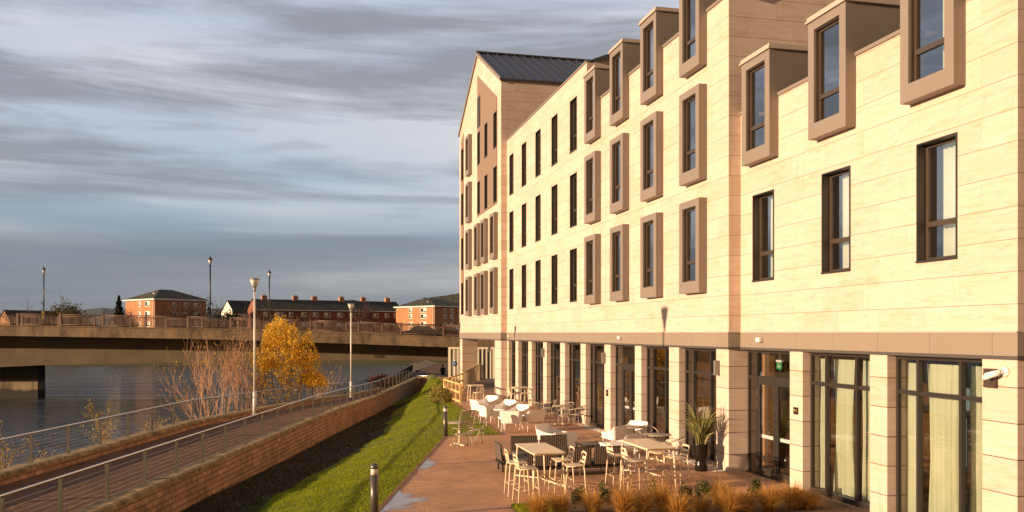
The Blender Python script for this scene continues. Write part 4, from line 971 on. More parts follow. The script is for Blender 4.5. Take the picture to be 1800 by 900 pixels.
d = (B_-A_); Ls = d.length; d.normalize(); nr = Vector((-d.y, d.x))
def sbox(s0, s1, t0, t1, z0, z1, mb):
    q = [A_+d*s0+nr*t0, A_+d*s1+nr*t0, A_+d*s1+nr*t1, A_+d*s0+nr*t1]; mb.prism([(p.x, p.y, z0) for p in q], (0, 0, z1-z0))
m_ = MB(); sbox(0, .22, -.05, .15, -1.6, 2.28, m_); sbox(0, Ls, -.05, .15, 2.282, 2.45, m_); sbox(0, Ls, -.05, .15, -1.2, -1.0, m_); sbox(Ls-.3, Ls, -.05, .15, -.99, 2.28, m_); obj('frame', m_, 'screen_fin', sc, True)
m_ = MB()
s0 = .42
while s0 < Ls-.4: sbox(s0, s0+.13, 0, .10, -.99, 2.28, m_); s0 += .36
obj('fin', m_, 'screen_fin', sc, True)
m_ = MB(); sbox(.2, Ls+6, .9, 1.0, -1.6, 2.2, m_); o = obj('backing_wall', m_, 'clad_tan', sc, True)
# round blue sign
X, Y = at(799.5, 73.2); t_ = thing('path_sign', 'small round blue path sign in front of the fin screen', 'sign', (X, Y, -1.0)); m_ = MB(); m_.tube([(0,0,0),(0,0,2.35)], .03, 8); obj('pole', m_, 'lamp_pole', t_)
m_ = MB(); m_.tube([(0,-.045,2.05),(0,-.03,2.05)], .22, 20); obj('sign_face', m_, 'sign_blue', t_)
m_ = MB(); m_.box(-.02,.02,-.05,-.046,1.95,2.15); m_.box(-.09,-.05,-.05,-.046,1.93,2.10); m_.box(.05,.09,-.05,-.046,1.93,2.10); obj('sign_symbol', m_, 'white_plastic', t_)

# ================================================================== FURNITURE
def bar_stool():
    t_ = thing('bar_stool', 'l', 'bar stool'); r = .015
    m_ = MB()
    for k in range(4): m_.box(-.195, .195, -.19+k*.097, -.19+k*.097+.088, .742, .757)
    obj('seat', m_, 'cream_metal', t_)
    m_ = MB(); m_.tube([(-.2,-.2,.735),(.2,-.2,.735),(.2,.2,.735),(-.2,.2,.735),(-.2,-.2,.735)], r, 6); obj('seat_frame', m_, 'cream_metal', t_)
    for sx in (-1, 1):
        for sy in (-1, 1):
            m_ = MB(); m_.tube([(sx*.19, sy*.18, .74),(sx*.205, sy*.2, .68),(sx*.235, sy*.245, 0)], .0165, 6); obj('leg', m_, 'cream_metal', t_)
    m_ = MB()
    m_.tube([(-.19,-.2,.74),(-.18,-.235,.9),(-.17,-.255,1.0),(-.12,-.26,1.03),(.12,-.26,1.03),(.17,-.255,1.0),(.18,-.235,.9),(.19,-.2,.74)], .013, 6)
    m_.prism([(-.18,-.243,.87),(.18,-.243,.87),(.175,-.25,.94),(-.175,-.25,.94)], (0,.008,0)); m_.prism([(-.12,-.262,1.0),(.12,-.262,1.0),(.12,-.262,1.035),(-.12,-.262,1.035)], (0,.01,0))
    m_.prism([(-.19,-.215,.79),(.19,-.215,.79),(.185,-.23,.84),(-.185,-.23,.84)], (0,.008,0))
    obj('backrest', m_, 'cream_metal', t_)
    m_ = MB(); m_.tube([(-.222,-.226,.27),(.222,-.226,.27)], .008, 5); m_.tube([(-.222,.226,.3),(.222,.226,.3)], .011, 5); m_.tube([(-.222,-.226,.27),(-.222,.226,.3)], .008, 5); m_.tube([(.222,-.226,.27),(.222,.226,.3)], .008, 5)
    obj('footrest', m_, 'cream_metal', t_)
    return t_
bs = bar_stool(); bs.location = (4.56, 18.15, 0); bs.rotation_euler = (0, 0, R(-88)); bs['label'] = 'cream bar stool nearest the camera on the left side of the front bar table'; bs['group'] = 'cream bar stools at the high tables'
SG = [((4.55,19.0), -92, 'farther cream stool on the left side of the front bar table'),
      ((5.68,18.3), 88, 'nearest cream stool on the right side of the front bar table'),
      ((5.66,19.15), 91, 'farther cream stool on the right side of the front bar table, before the sofa'),
      ((7.26,18.65), -90, 'nearer cream stool on the left side of the bar table beside the potted plant'),
      ((7.2,19.5), -86, 'farther cream stool on the left side of the bar table beside the potted plant'),
      ((8.4,18.85), 92, 'nearer cream stool on the right side of the bar table beside the potted plant'),
      ((8.35,19.75), 88, 'farther cream stool on the right side of the bar table beside the potted plant'),
      ((9.45,40.3), -80, 'cream stool left of the distant high table by the glazed front'),
      ((10.2,40.6), 100, 'cream stool right of the distant high table by the glazed front'),
      ((8.0,41.6), 10, 'cream stool at the high table beside the timber fence')]
for (x, y), a, l in SG: dup(bs, (x, y, 0), R(a), l)
def rrect(x, y, r, z, n=5):
    p = []
    for cx, cy, a0 in ((x-r,y-r,0),(-x+r,y-r,90),(-x+r,-y+r,180),(x-r,-y+r,270)):
        for k in range(n+1): a = R(a0+90*k/n); p.append((cx+r*math.cos(a), cy+r*math.sin(a), z))
    return p
def bar_table(hx=.385, hy=.88, h=1.03):
    t_ = thing('bar_table', 'l', 'high table')
    m_ = MB(); m_.prism(rrect(hx, hy, .07, h-.022), (0,0,.022)); m_.prism(rrect(hx-.05, hy-.05, .05, h-.055), (0,0,.031)); obj('tabletop', m_, 'cream_metal', t_)
    for sx in (-1, 1):
        for sy in (-1, 1):
            m_ = MB(); m_.tube([(sx*(hx-.06), sy*(hy-.07), h-.03),(sx*(hx-.01), sy*(hy-.02), 0)], .023, 8, r2=.016); obj('leg', m_, 'cream_metal', t_)
    m_ = MB()
    for sx in (-1, 1):
        for sy in (-1, 1):
            pts = [(sx*(hx-.03), sy*(hy-.05), .27), (sx*(hx*.62), sy*hy*.66, .29), (sx*.1, sy*.25, .31), (0, 0, .33)]; m_.tube(pts, .017, 6)
    obj('stretcher', m_, 'cream_metal', t_); return t_
bt1 = bar_table(); bt1.location = (5.12, 19.15, 0); bt1['label'] = 'cream metal bar table at the front, directly before the dark rope sofas'; bt1['group'] = 'cream high bar tables'
dup(bt1, (7.87, 19.35, 0), 0, 'cream metal bar table between the dark coffee table and the potted plant')
bt2 = bar_table(.38, .38, 1.05); bt2.location = (9.85, 40.5, 0); bt2['label'] = 'distant square cream high table close to the glazed front of the hotel'; bt2['group'] = 'square cream high tables'
dup(bt2, (8.05, 42.6, 0), 0, 'square cream high table beside the timber fence')
# rope sofas
def rope_sofa(name, label, x, y, rz, n, group, pw=.78, end=False):
    t_ = thing(name, label, 'sofa', (x, y, 0), rz); W_ = n*pw+(n-1)*.09
    m_ = MB(); m_.box(-W_/2-.04, W_/2+.04, -.40, .40, .20, .25); obj('frame', m_, 'dark_metal', t_)
    for i in range(n):
        xa = -W_/2+i*(pw+.09); m_ = MB(); m_.box(xa, xa+pw, -.34, .40, .252, .36); obj('cushion', m_, 'dark_cushion', t_, bevel=.03)
        m_ = MB(); m_.prism([(xa,-.39,.30),(xa+pw,-.39,.30),(xa+pw,-.44,.74),(xa,-.44,.74)], (0,.05,.01)); b_ = obj('backrest', m_, 'dark_rope', t_)
        m_ = MB(); m_.tube([(xa,-.37,.25),(xa,-.42,.755),(xa+pw,-.42,.755),(xa+pw,-.37,.25)], .014, 6); obj('back_frame', m_, 'dark_metal', b_)
    if end:
        m_ = MB(); m_.box(-W_/2-.05, -W_/2-.01, -.40, .40, .26, .72); obj('side_panel', m_, 'dark_rope', t_)
    for sx in (-1, 1):
        for sy in (-1, 1):
            m_ = MB(); m_.box(sx*(W_/2-.1)-.02, sx*(W_/2-.1)+.02, sy*.34-.02, sy*.34+.02, 0, .2); obj('leg', m_, 'dark_metal', t_)
    return t_
rope_sofa('rope_sofa', 'dark rope sofa facing the camera behind the front bar table, open corner end at left', 6.3, 23.2, R(180), 2, 'dark rope sofas', end=False)
rope_sofa('rope_sofa', 'long dark rope sofa seen from behind on the near side of the coffee table', 6.6, 21.4, 0, 3, 'dark rope sofas', pw=.80)
rope_sofa('rope_armchair', 'single dark rope seat at the left end of the lounge set', 5.25, 22.4, R(-90), 1, 'dark rope sofas', pw=.75)['category'] = 'armchair'
def low_table(name, label, x, y, rz, hx, hy, h, m, cat='table', group=None):
    t_ = thing(name, label, cat, (x, y, 0), rz, group)
    q = MB(); q.prism(rrect(hx, hy, .02, h-.03), (0,0,.03)); 
    obj('tabletop', q, m, t_)
    q = MB(); q.box(-hx+.03, hx-.03, -hy+.03, hy-.03, h-.075, h-.031); obj('apron', q, m, t_)
    for sx in (-1, 1):
        for sy in (-1, 1): q = MB(); q.box(sx*(hx-.05)-.022, sx*(hx-.05)+.022, sy*(hy-.05)-.022, sy*(hy-.05)+.022, 0, h-.076); obj('leg', q, m, t_)
    return t_
low_table('coffee_table', 'dark slatted coffee table between the sofas and the white chairs', 7.72, 22.85, R(3), .45, .42, .60, 'dark_metal')
# white armchairs
def white_chair():
    t_ = thing('white_armchair', 'l', 'armchair'); w2, d2 = .36, .34
    m_ = MB(); m_.prism([(-w2,-d2,.35),(w2,-d2,.35),(w2,d2,.39),(-w2,d2,.39)], (0,0,.035)); obj('seat', m_, 'white_mesh', t_)
    # wrap-around back: a bent sheet with thickness
    cs = [(-w2-.04,.30,.56),(-w2-.05,-.05,.60),(-w2-.05,-.34,.68),(-w2-.02,-.40,.78),(-w2+.03,-.43,.80),(w2-.03,-.43,.80),(w2+.02,-.40,.78),(w2+.05,-.34,.68),(w2+.05,-.05,.60),(w2+.04,.30,.56)]
    m_ = MB(); vs = []
    for x, y, z in cs:
        s_ = .86; vs += [(x*s_, y*s_, .37), (x, y, z), (x*.955, y*.95, z), (x*s_*.955, y*s_*.95, .37)]
    n_ = len(cs); m_.add(vs, [(4*i+k, 4*i+(k+1)%4, 4*i+4+(k+1)%4, 4*i+4+k) for i in range(n_-1) for k in range(4)]+[(0,1,2,3),(4*n_-1,4*n_-2,4*n_-3,4*n_-4)])
    obj('backrest', m_, 'white_mesh', t_)
    for sx in (-1, 1):
        for sy in (-1, 1):
            m_ = MB(); m_.tube([(sx*.32, sy*.28, .37),(sx*.36, sy*.33, 0)], .014, 6); obj('leg', m_, 'white_metal', t_)
    m_ = MB(); m_.tube([(-.33,.33,.37),(.33,.33,.37)], .013, 6); m_.tube([(-.33,-.33,.35),(.33,-.33,.35)], .013, 6); m_.tube([(-.34,-.3,.36),(-.34,.33,.38)], .013, 6); m_.tube([(.34,-.3,.36),(.34,.33,.38)], .013, 6); obj('seat_frame', m_, 'white_metal', t_)
    return t_
wc = white_chair(); wc.location = (7.28, 31.15, 0); wc.rotation_euler = (0, 0, R(-25)); wc['label'] = 'white armchair seen from behind at the lawn corner, nearest of the left lounge group'; wc['group'] = 'white lounge armchairs'
for (x, y), a, l in [((8.08,31.35), 15, 'white armchair with its shaded back to the camera, right front of the left lounge group'),
    ((7.95,33.4), 118, 'broad white armchair facing the lawn behind the nearest pair'),
    ((6.98,33.7), -80, 'white armchair at the lawn edge facing the building, middle of the left lounge group'),
    ((8.0,35.9), 120, 'white armchair facing the lawn, second row from the tower'),
    ((7.15,36.4), -75, 'white armchair at the lawn edge with its back to the grass, farther row'),
    ((7.75,38.4), 125, 'farthest white armchair facing the lawn near the timber fence'),
    ((7.35,25.9), -140, 'white armchair just behind the right half of the facing dark sofa'),
    ((7.15,24.3), 5, 'white armchair with square back to the camera beside the dark coffee table'),
    ((9.35,25.5), 12, 'white armchair behind the dark table, left of the pair before the hotel glass'),
    ((10.1,26.2), 120, 'white armchair facing the lawn, close to the hotel pillar'),
    ((8.75,23.3), 30, 'low white armchair in front of the round bistro table')]:
    dup(wc, (x, y, 0), R(a), l)
low_table('white_table', 'low white table between the nearest white armchairs', 7.5, 32.4, R(10), .42, .32, .42, 'white_metal', group='low white tables')
low_table('white_table', 'low white table between the farther white armchairs by the lawn', 7.5, 35.0, R(10), .40, .32, .42, 'white_metal', group='low white tables')
low_table('white_table', 'white table end showing behind the bar table near the potted plant', 7.95, 21.6, R(0), .40, .40, .74, 'white_metal', group='low white tables')
# bistro chairs and tables
def bistro_chair(high=False):
    t_ = thing('bistro_chair', 'l', 'chair'); hb = .80 if not high else 1.25; r = .013; M_ = 'taupe_metal'
    m_ = MB()
    for k in range(7): m_.box(-.21, .21, -.2+k*.061, -.2+k*.061+.05, .435, .448)
    m_.tube([(-.22,-.21,.43),(.22,-.21,.43),(.22,.22,.43),(-.22,.22,.43),(-.22,-.21,.43)], r, 6); obj('seat', m_, M_, t_)
    bx_ = .25 if not high else .24; yb = -.36 if not high else -.62
    m_ = MB(); m_.tube([(-bx_,yb,hb),(bx_,yb,hb)], r, 6)
    if not high:
        m_ = MB(); m_.tube([(-.27,.12,.64),(-.30,-.06,.66),(-.28,-.25,.72),(-.18,-.36,.79),(0,-.39,.81),(.18,-.36,.79),(.28,-.25,.72),(.30,-.06,.66),(.27,.12,.64)], .016, 8)
        for k in range(5): x = -.16+.08*k; m_.tube([(x,-.21,.44),(x*1.05,-.355,.775)], .007, 4)
    else:
        for s in (-1, 1): m_.tube([(s*bx_,yb,hb),(s*.25,.06,.02)], .015, 6)
        for k in range(9):
            tt = .02+.06*k; m_.box(-bx_+.01, bx_-.01, yb+(.06-yb)*tt-.004, yb+(.06-yb)*tt+.004, hb-hb*tt*1-.018, hb-hb*tt+.018)
    obj('backrest', m_, M_, t_)
    for s in (-1, 1):
        m_ = MB(); m_.tube(([(s*.27,-.25,.64)] if high else [])+[(s*.27,.12,.64),(s*.27,.22,.62),(s*.26,.25,.55),(s*.24,.22,.43)], r, 6); obj('armrest', m_, M_, t_)
    for sx in (-1, 1):
        for sy in ((-1, 1)):
            m_ = MB(); m_.tube([(sx*.215, sy*.2, .43),(sx*.25, sy*.27, 0)], r, 6); obj('leg', m_, M_, t_)
    return t_
bc = bistro_chair(); bc.location = (10.0, 35.9, 0); bc.rotation_euler = (0,0,R(60)); bc['label'] = 'taupe metal armchair, farthest of those round the small table by the hotel glass'; bc['group'] = 'taupe metal bistro armchairs'
for (x, y), a, l in [((9.35,34.6), -60, 'taupe metal armchair with its back to the lawn, by the small table near the glass'),
    ((10.15,33.9), 110, 'taupe metal armchair between the small table and the hotel pillar'),
    ((9.75,32.4), 5, 'taupe metal armchair seen from behind, nearest the camera in the rear bistro group'),
    ((10.3,32.7), 40, 'taupe metal armchair closest to the pillar in the rear bistro group'),
    ((10.05,24.6), 170, 'taupe metal armchair behind the round bistro table facing the camera'),
    ((9.75,22.2), 35, 'taupe metal armchair beside the potted plant'),
    ((8.35,39.3), 100, 'taupe metal armchair standing alone near the timber fence')]:
    dup(bc, (x, y, 0), R(a), l)
hbk = bistro_chair(True); hbk.name = 'tall_back_chair'; hbk.location = (4.7, 27.1, 0); hbk.rotation_euler = (0, 0, R(8)); hbk['label'] = 'tall slanting backed metal chair nearest the camera at the lawn corner table'; hbk['group'] = 'tall backed chairs at the lawn corner'
dup(hbk, (5.35, 28.3, 0), R(70), 'second tall slanting backed metal chair, right of the lawn corner table')
def round_table():
    t_ = thing('round_table', 'l', 'table')
    m_ = MB(); m_.lathe([(.39,.722),(.40,.73),(.40,.742),(.39,.748),(.01,.749)], 32); obj('tabletop', m_, 'taupe_metal', t_)
    m_ = MB(); m_.tube([(0,0,.03),(0,0,.722)], .035, 10); obj('column', m_, 'cream_metal', t_)
    m_ = MB(); m_.box(-.34,.34,-.035,.035,.0,.03); m_.box(-.035,.035,-.34,-.036,.0,.03); m_.box(-.035,.035,.036,.34,.0,.03); obj('base', m_, 'cream_metal', t_); return t_
rt = round_table(); rt.location = (4.72, 27.85, 0); rt.rotation_euler = (0,0,R(20)); rt['label'] = 'small round pedestal table at the lawn corner in front of the bollard'; rt['group'] = 'small round bistro tables'
for (x, y), l in [((9.85,33.3), 'small round pedestal table amid the rear taupe armchairs'), ((9.75,23.2), 'round pedestal table left of the potted plant'), ((9.85,25.3), 'round pedestal table between the white chairs and the pillar')]:
    dup(rt, (x, y, 0), R(15), l)

# potted flax
t_ = thing('potted_flax', 'spiky flax plant in a black waisted pot by the hotel pillar', 'potted plant', (10.15, 21.15, 0))
m_ = MB(); m_.lathe([(.17,0),(.165,.22),(.13,.27),(.17,.31),(.235,.45),(.25,.72),(.255,.74),(.23,.74),(.22,.68)], 28); obj('pot', m_, 'black_pot', t_)
def strip_blades(mb, n, base_r, h0, h1, wd, out, seg=5, droop=1.0, c=(0,0,0), amin=0, amax=2*math.pi):
    for _ in range(n):
        a = random.uniform(amin, amax); r0 = base_r*math.sqrt(random.random()); hh = random.uniform(h0, h1); o_ = out*random.uniform(.15, 1.0)
        p = Vector((c[0]+r0*math.cos(a), c[1]+r0*math.sin(a), c[2])); dirh = Vector((math.cos(a+random.uniform(-.4,.4)), math.sin(a+random.uniform(-.4,.4)), 0))
        tw = random.uniform(0, math.pi); wv = Vector((math.cos(tw), math.sin(tw), 0)); vs = []
        for k in range(seg+1):
            t1 = k/seg; q = p+dirh*(o_*t1*t1*(.6+.4*t1))+Vector((0,0,hh*(t1-droop*.35*(o_/out)*t1**3))); ww = wd*(.55+.9*t1)*(1-t1**3)+.0006
            vs += [q-wv*ww, q+wv*ww]
        mb.add(vs, [(2*k,2*k+1,2*k+3,2*k+2) for k in range(seg)], True)
m_ = MB(); strip_blades(m_, 95, .14, .6, 1.40, .022, .98, 7, 1.0, (0,0,.68)); obj('foliage', m_, 'flax_leaf', t_)
# ornamental grasses and small shrubs in the bed
CL = [(948, 866, 17.0, 'leftmost feathery orange grass tuft, beside the patch of lawn'), (985, 864, 17.1, 'orange grass tuft in front of the front bar table'), (1046, 860, 17.2, 'tall thin orange grass tuft between two green leafy plants'), (1095, 852, 17.0, 'wide golden grass tuft in front of the second bar table'), (1128, 862, 17.1, 'low orange grass tuft right of the widest golden one'), (1168, 846, 17.3, 'peaked orange grass tuft before the legs of the second bar table'), (1192, 866, 16.9, 'reddish grass tuft bending right beside the peaked one'), (1228, 872, 17.3, 'small faded grass tuft before the paving edge'), (1262, 844, 18.2, 'upright yellowish grass tuft standing taller behind the row'), (1284, 860, 17.1, 'big golden grass tuft in front of the hotel door'), (1312, 862, 17.4, 'brown grass tuft right of the door path'), (1352, 850, 17.5, 'bushy golden grass tuft near the building corner pillar'), (1393, 848, 17.8, 'dense orange grass tuft at the foot of the pillar'), (1420, 862, 17.9, 'last grass tuft of the row beside the dark window sill')]
for px, yt, D, l in CL:
    X, Y = at(px, D); h = max(.3, (H-(yt-585)*D/1500)/1.02); t_ = thing('ornamental_grass', l, 'grass plant', (X, Y, .03), 0, 'orange ornamental grasses in the planting bed')
    m_ = MB(); kx = random.uniform(.7, 1.4); strip_blades(m_, int(620*kx), .12, h*.45, h*1.2, .0030, .50*kx, 6, 1.7); strip_blades(m_, 150, .10, h*.9, h*1.35, .0018, .34, 4, .9)
    ln = Vector((random.gauss(0,.12), random.gauss(0,.08), 1)); m_.v = [(p[0]+ln.x*p[2], p[1]+ln.y*p[2], p[2]) for p in m_.v]
    obj('foliage', m_, 'orange_grass', t_)
def leaf_cloud(name, cen, rad, n, size, material, parent=None, shell=.5, clumps=0, flat=1.0):
    cen = np.array(cen); 
    if clumps:
        cp_ = rng.normal(0, 1, (clumps, 3)); cp_ /= np.linalg.norm(cp_, axis=1)[:, None]; cp_ *= (rng.random(clumps)**.4)[:, None]*np.array(rad)*.85
        idx = rng.integers(0, clumps, n); p = cp_[idx]+rng.normal(0, 1, (n, 3))*np.array(rad)*.17
    else:
        p = rng.normal(0, 1, (n, 3)); p /= np.linalg.norm(p, axis=1)[:, None]; p *= (rng.random(n)**shell)[:, None]*np.array(rad)
    p = p+cen; return leaf_quads(name, p, size, material, parent)
def leaf_quads(name, p, size, material, parent=None):
    n = len(p); u = rng.normal(0, 1, (n, 3)); u /= np.linalg.norm(u, axis=1)[:, None]; v = rng.normal(0, 1, (n, 3)); v -= (v*u).sum(1)[:, None]*u; v /= np.linalg.norm(v, axis=1)[:, None]
    s = size*rng.uniform(.6, 1.3, n)[:, None]; q = np.zeros((n, 4, 3)); q[:, 0] = p-u*s; q[:, 1] = p+v*s*.55; q[:, 2] = p+u*s; q[:, 3] = p-v*s*.55
    me = bpy.data.meshes.new(name); me.vertices.add(n*4); me.vertices.foreach_set('co', q.reshape(-1)); me.loops.add(n*4); me.loops.foreach_set('vertex_index', np.arange(n*4, dtype=np.int32))
    me.polygons.add(n); me.polygons.foreach_set('loop_start', np.arange(0, n*4, 4, dtype=np.int32)); me.polygons.foreach_set('loop_total', np.full(n, 4, dtype=np.int32))
    me.materials.append(MAT[material]); me.update(); me.validate(); o = bpy.data.objects.new(name, me); COL.objects.link(o); o.parent = parent; return o
for px, Y, l in ((1020,17.2,'leftmost dark green leafy plant among the orange grasses'),(1066,17.3,'green leafy plant left of the widest golden tuft'),(1150,17.3,'green leafy plant between the middle grass tufts'),(1208,16.9,'dark low leafy plant beside the reddish tuft'),(1234,17.3,'bright green leafy plant beside the small faded tuft'),(1330,17.1,'green leafy plant among the grasses right of the door')):
    a, b_ = dr(px); Y -= .45; X = a/b_*Y; t_ = thing('leafy_plant', l, 'plant', (X, Y, .03), 0, 'green leafy plants in the planting bed')
    leaf_cloud('foliage', (0,0,.30), (.20,.18,.26), 700, .024, 'green_leaf', t_, clumps=14)
# bush beside the fence
t_ = thing('yellow_bush', 'yellowish leafy bush at the foot of the timber fence corner', 'bush', (6.75, 46.2, -.1)); leaf_cloud('foliage', (0,0,.35), (.65,1.6,.6), 2600, .055, 'bush_leaf', t_, clumps=34)
m_ = MB(); 
for k in range(12): a = random.uniform(0, 6.28); m_.tube([(0, random.uniform(-1,1), 0),(.3*math.cos(a), math.sin(a), .6)], .012, 4)
obj('stem', m_, 'bark', t_)

# ================================================================== TREES
def grow(mb, tips, p, d, ln, r, depth, spread=.5, up=.15, seg=4, n=4, mids=None, kids_=(2,3)):
    pts = [p]; q = Vector(p); dd = Vector(d).normalized()
    for k in range(seg):
        dd = (dd+Vector((random.gauss(0,.10), random.gauss(0,.10), random.gauss(0,.06)+up*.12))).normalized(); q = q+dd*ln/seg; pts.append(q.copy())
        if mids is not None: mids.append(q.copy())
    mb.tube(pts, r, n, False, r2=r*.55)
    if depth == 0: tips.append(q); return
    for _ in range(random.randint(*kids_)):
        k = random.randint(max(1, seg//2), seg); base_ = pts[k]
        nd = (dd+Vector((random.gauss(0,spread), random.gauss(0,spread), random.gauss(0,spread*.6)+up))).normalized()
        grow(mb, tips, base_, nd, ln*random.uniform(.55,.8), r*.55, depth-1, spread, up, seg, n, mids, kids_)
# yellow multi-stem tree
X0_, Y0_ = at(487, 53.0); yt = thing('autumn_tree', 'multi-stemmed tree with bright yellow autumn leaves on the river bank', 'tree', (X0_, Y0_, -1.55))
m_ = MB(); tips, mids = [], []
for k in range(20):
    a = random.uniform(0, 6.28); sx = random.uniform(-1.5, 1.5); sy = random.uniform(-.9, .9)
    grow(m_, tips, Vector((sx, sy, 0)), Vector((sx*.12+random.gauss(0,.13), random.gauss(0,.13), 1)), random.uniform(2.6, 3.9)*(1-.13*abs(sx)), .035, 3, .42, .25, mids=mids, kids_=(2,3))
obj('trunk', m_, 'bark', yt)
tips = np.array([tuple(p) for p in tips]); mids = np.array([tuple(p) for p in mids])
def crown_ok(p):
    zt = 1.0+(5.2+.55*np.sin(p[:,0]*3.1+1)+.35*np.sin(p[:,0]*7.3))*np.clip(1-(np.abs(p[:,0]-.25)/3.15)**2.4, 0, 1); zt = np.minimum(zt, 6.0+.4*np.sin(p[:,0]*9+p[:,1]*5)); zt = np.where(p[:,0] < -.6, zt-1.3*(-.6-p[:,0]), zt)
    return (np.abs(p[:,0]-.25) < 3.0) & (p[:,2] < zt) & (p[:,2] > .9)
sel = np.vstack([tips[rng.integers(0, len(tips), 15000)]+rng.normal(0, .17, (15000, 3)), mids[rng.integers(0, len(mids), 7000)]+rng.normal(0, .16, (7000, 3))])
# extra clusters on the right side and top, as in a spreading crown
ec = []
for _ in range(210):
    a = random.uniform(-.25, 1.15); rr = random.uniform(.55, 1.0); ec.append((.35+2.75*rr*math.cos(a*1.4), random.gauss(0,.8), 2.0+random.uniform(.0, 1)*rr*4.6*max(.1, math.sin(max(a,.05)*1.35))))
for _ in range(80): ec.append((random.uniform(-.7,2.3), random.gauss(0,.8), random.uniform(3.2,5.5)))
for _ in range(110): ec.append((random.uniform(.9,2.9), random.gauss(0,.8), random.uniform(1.6,5.0)))
for _ in range(150): ec.append((random.gauss(.3,1.1), random.gauss(0,.8), random.uniform(1.0,5.2)))
ec = np.array(ec); sel = np.vstack([sel, ec[rng.integers(0, len(ec), 9500)]+rng.normal(0, .17, (9500, 3))])
sel = sel[crown_ok(sel)]
keep = np.array([(mnoise.noise(Vector((p[0]*1.1, p[1]*1.1, p[2]*1.1)))+.45*mnoise.noise(Vector((p[0]*3, p[1]*3, p[2]*3))) > -.05+.05*(p[2] < 2.0)) or random.random() < .15 for p in sel]); sel = sel[keep]
lo = sel[:, 0] < -1.0; sel = sel[~lo | (rng.random(len(sel)) < .45)]
leaf_quads('crown', sel, .072, 'yellow_leaf', yt)
# bare shrubs left of it
def bare_shrub(px, D, z, n, hh, fan, label, lean=0, rr=.017):
    X, Y = at(px, D); t_ = thing('bare_shrub', label, 'shrub', (X, Y, z), 0, 'bare stemmed shrubs on the river bank'); m_ = MB(); tp = []
    for k in range(n):
        a = random.gauss(0, fan)+lean; grow(m_, tp, Vector((random.gauss(0,.5)+a*.5, random.gauss(0,.4), 0)), Vector((a, random.gauss(0,.15), 1)), hh*random.uniform(.55,1.0), rr, 2, .36, .3, n=3, kids_=(2,4))
    obj('branches', m_, 'pale_twig', t_)
    tp = np.array([tuple(p) for p in tp]); s2 = tp[rng.integers(0, len(tp), 130)]+rng.normal(0, .05, (130, 3)); leaf_quads('leaves', s2, .045, 'yellow_leaf', t_)
bare_shrub(385, 50.5, -1.5, 20, 3.2, .22, 'fan of bare pale stems left of the lamp post', -.10, .022)
bare_shrub(430, 52, -1.5, 22, 3.0, .18, 'dense upright bare stems between the lamp post and the yellow tree')
bare_shrub(362, 48.5, -1.6, 12, 2.1, .30, 'low sprawling bare twigs at the left end of the thicket', -.42, .014)
bare_shrub(545, 57, -1.6, 18, 1.9, .45, 'low purple brown twigs right below the yellow tree', .25, .010)
# saplings behind the river railing
def sapling(px, D, ytop, label, n=170, w_=.45, z=-1.1):
    X, Y = at(px, D); X -= 0; t_ = thing('bank_sapling', label, 'sapling', (X, Y, z), 0, 'small leafy saplings behind the river railing'); zt = H+(585-ytop)*D/1500-z; m_ = MB(); tp = []; md = []
    for k in range(7): grow(m_, tp, Vector((random.gauss(0,.15),random.gauss(0,.15),0)), Vector((random.gauss(0,.22), random.gauss(0,.2), 1)), zt*random.uniform(.4,.62), .010, 2, .5, .2, n=3, mids=md)
    obj('stem', m_, 'pale_twig', t_); pts_ = np.array([tuple(p) for p in tp+md]); s2 = pts_[rng.integers(0, len(pts_), n)]+rng.normal(0, .05, (n, 3)); leaf_quads('leaves', s2, .05, 'bush_leaf', t_)
sapling(187, 31.5, 702, 'tallest sapling rising above the river handrail', 420)
sapling(272, 34.5, 735, 'low leafy sapling next to the third river railing post group', 260)
sapling(8, 27, 760, 'leafy sapling at the left edge behind the wire railing', 300)
sapling(85, 28.5, 790, 'tiny sprig at the coping of the river wall', 70)
X, Y = at(683, 77); t_ = thing('red_leaf_shrub', 'dark red leaved shrub on the river bank near the bridge', 'shrub', (X-.6, Y, -1.9)); leaf_cloud('foliage', (0,0,1.1), (1.3,1.3,.9), 2200, .11, 'red_leaf', t_, clumps=26)
m_ = MB(); tp = []
for k in range(6): grow(m_, tp, Vector((random.gauss(0,.3),0,0)), Vector((random.gauss(0,.4),0,1)), 1.2, .03, 1)
obj('stem', m_, 'dark_bark', t_)
for k, (px, D, l) in enumerate(((640, 68, 'low green shrub on the bank beside the second lamp post'), (590, 60, 'low dark shrub below the river railing right of the yellow tree'))):
    X, Y = at(px, D); t_ = thing('bank_shrub', l, 'shrub', (X-1.2, Y, -1.9), 0, 'low shrubs on the river bank'); leaf_cloud('foliage', (0,0,.5), (1.1,1.4,.5), 1300, .07, 'dark_green_leaf', t_, clumps=18)
# far trees
def far_tree(name, label, px, D, ybase_z, ytop, wpx, leaf, n, size, trunk=.4, twig='dark_bark', cat='tree', dens=30, kb=3):
    X, Y = at(px, D); h = H+(585-ytop)*D/1500-ybase_z; rw = wpx*D/1500/2
    t_ = thing(name, label, cat, (X, Y, ybase_z)); m_ = MB(); tp = []
    for k in range(kb): grow(m_, tp, Vector((0,0,0)), Vector((random.gauss(0,.35)*rw/h*2, random.gauss(0,.3), 1)), h*.48, .16*h/8, 4, .55, .12, seg=3, n=3, kids_=(3,4))
    obj('trunk', m_, twig, t_)
    if n: leaf_cloud('crown', (0,0,h*(.5+.5*trunk*.6)), (rw, rw*.8, h*(1-trunk)*.5), n, size, leaf, t_, clumps=dens)
    return t_
far_tree('broad_tree', 'broad brown green autumn tree behind the left part of the bridge', 118, 184, -.5, 530, 68, 'olive_leaf', 8000, .26, .10, dens=70)
far_tree('bare_tree', 'bare leafless tree in front of the shaded side of the left brick block', 322, 181, -.5, 524, 50, 'red_leaf', 700, .16, .3, 'dark_bark')
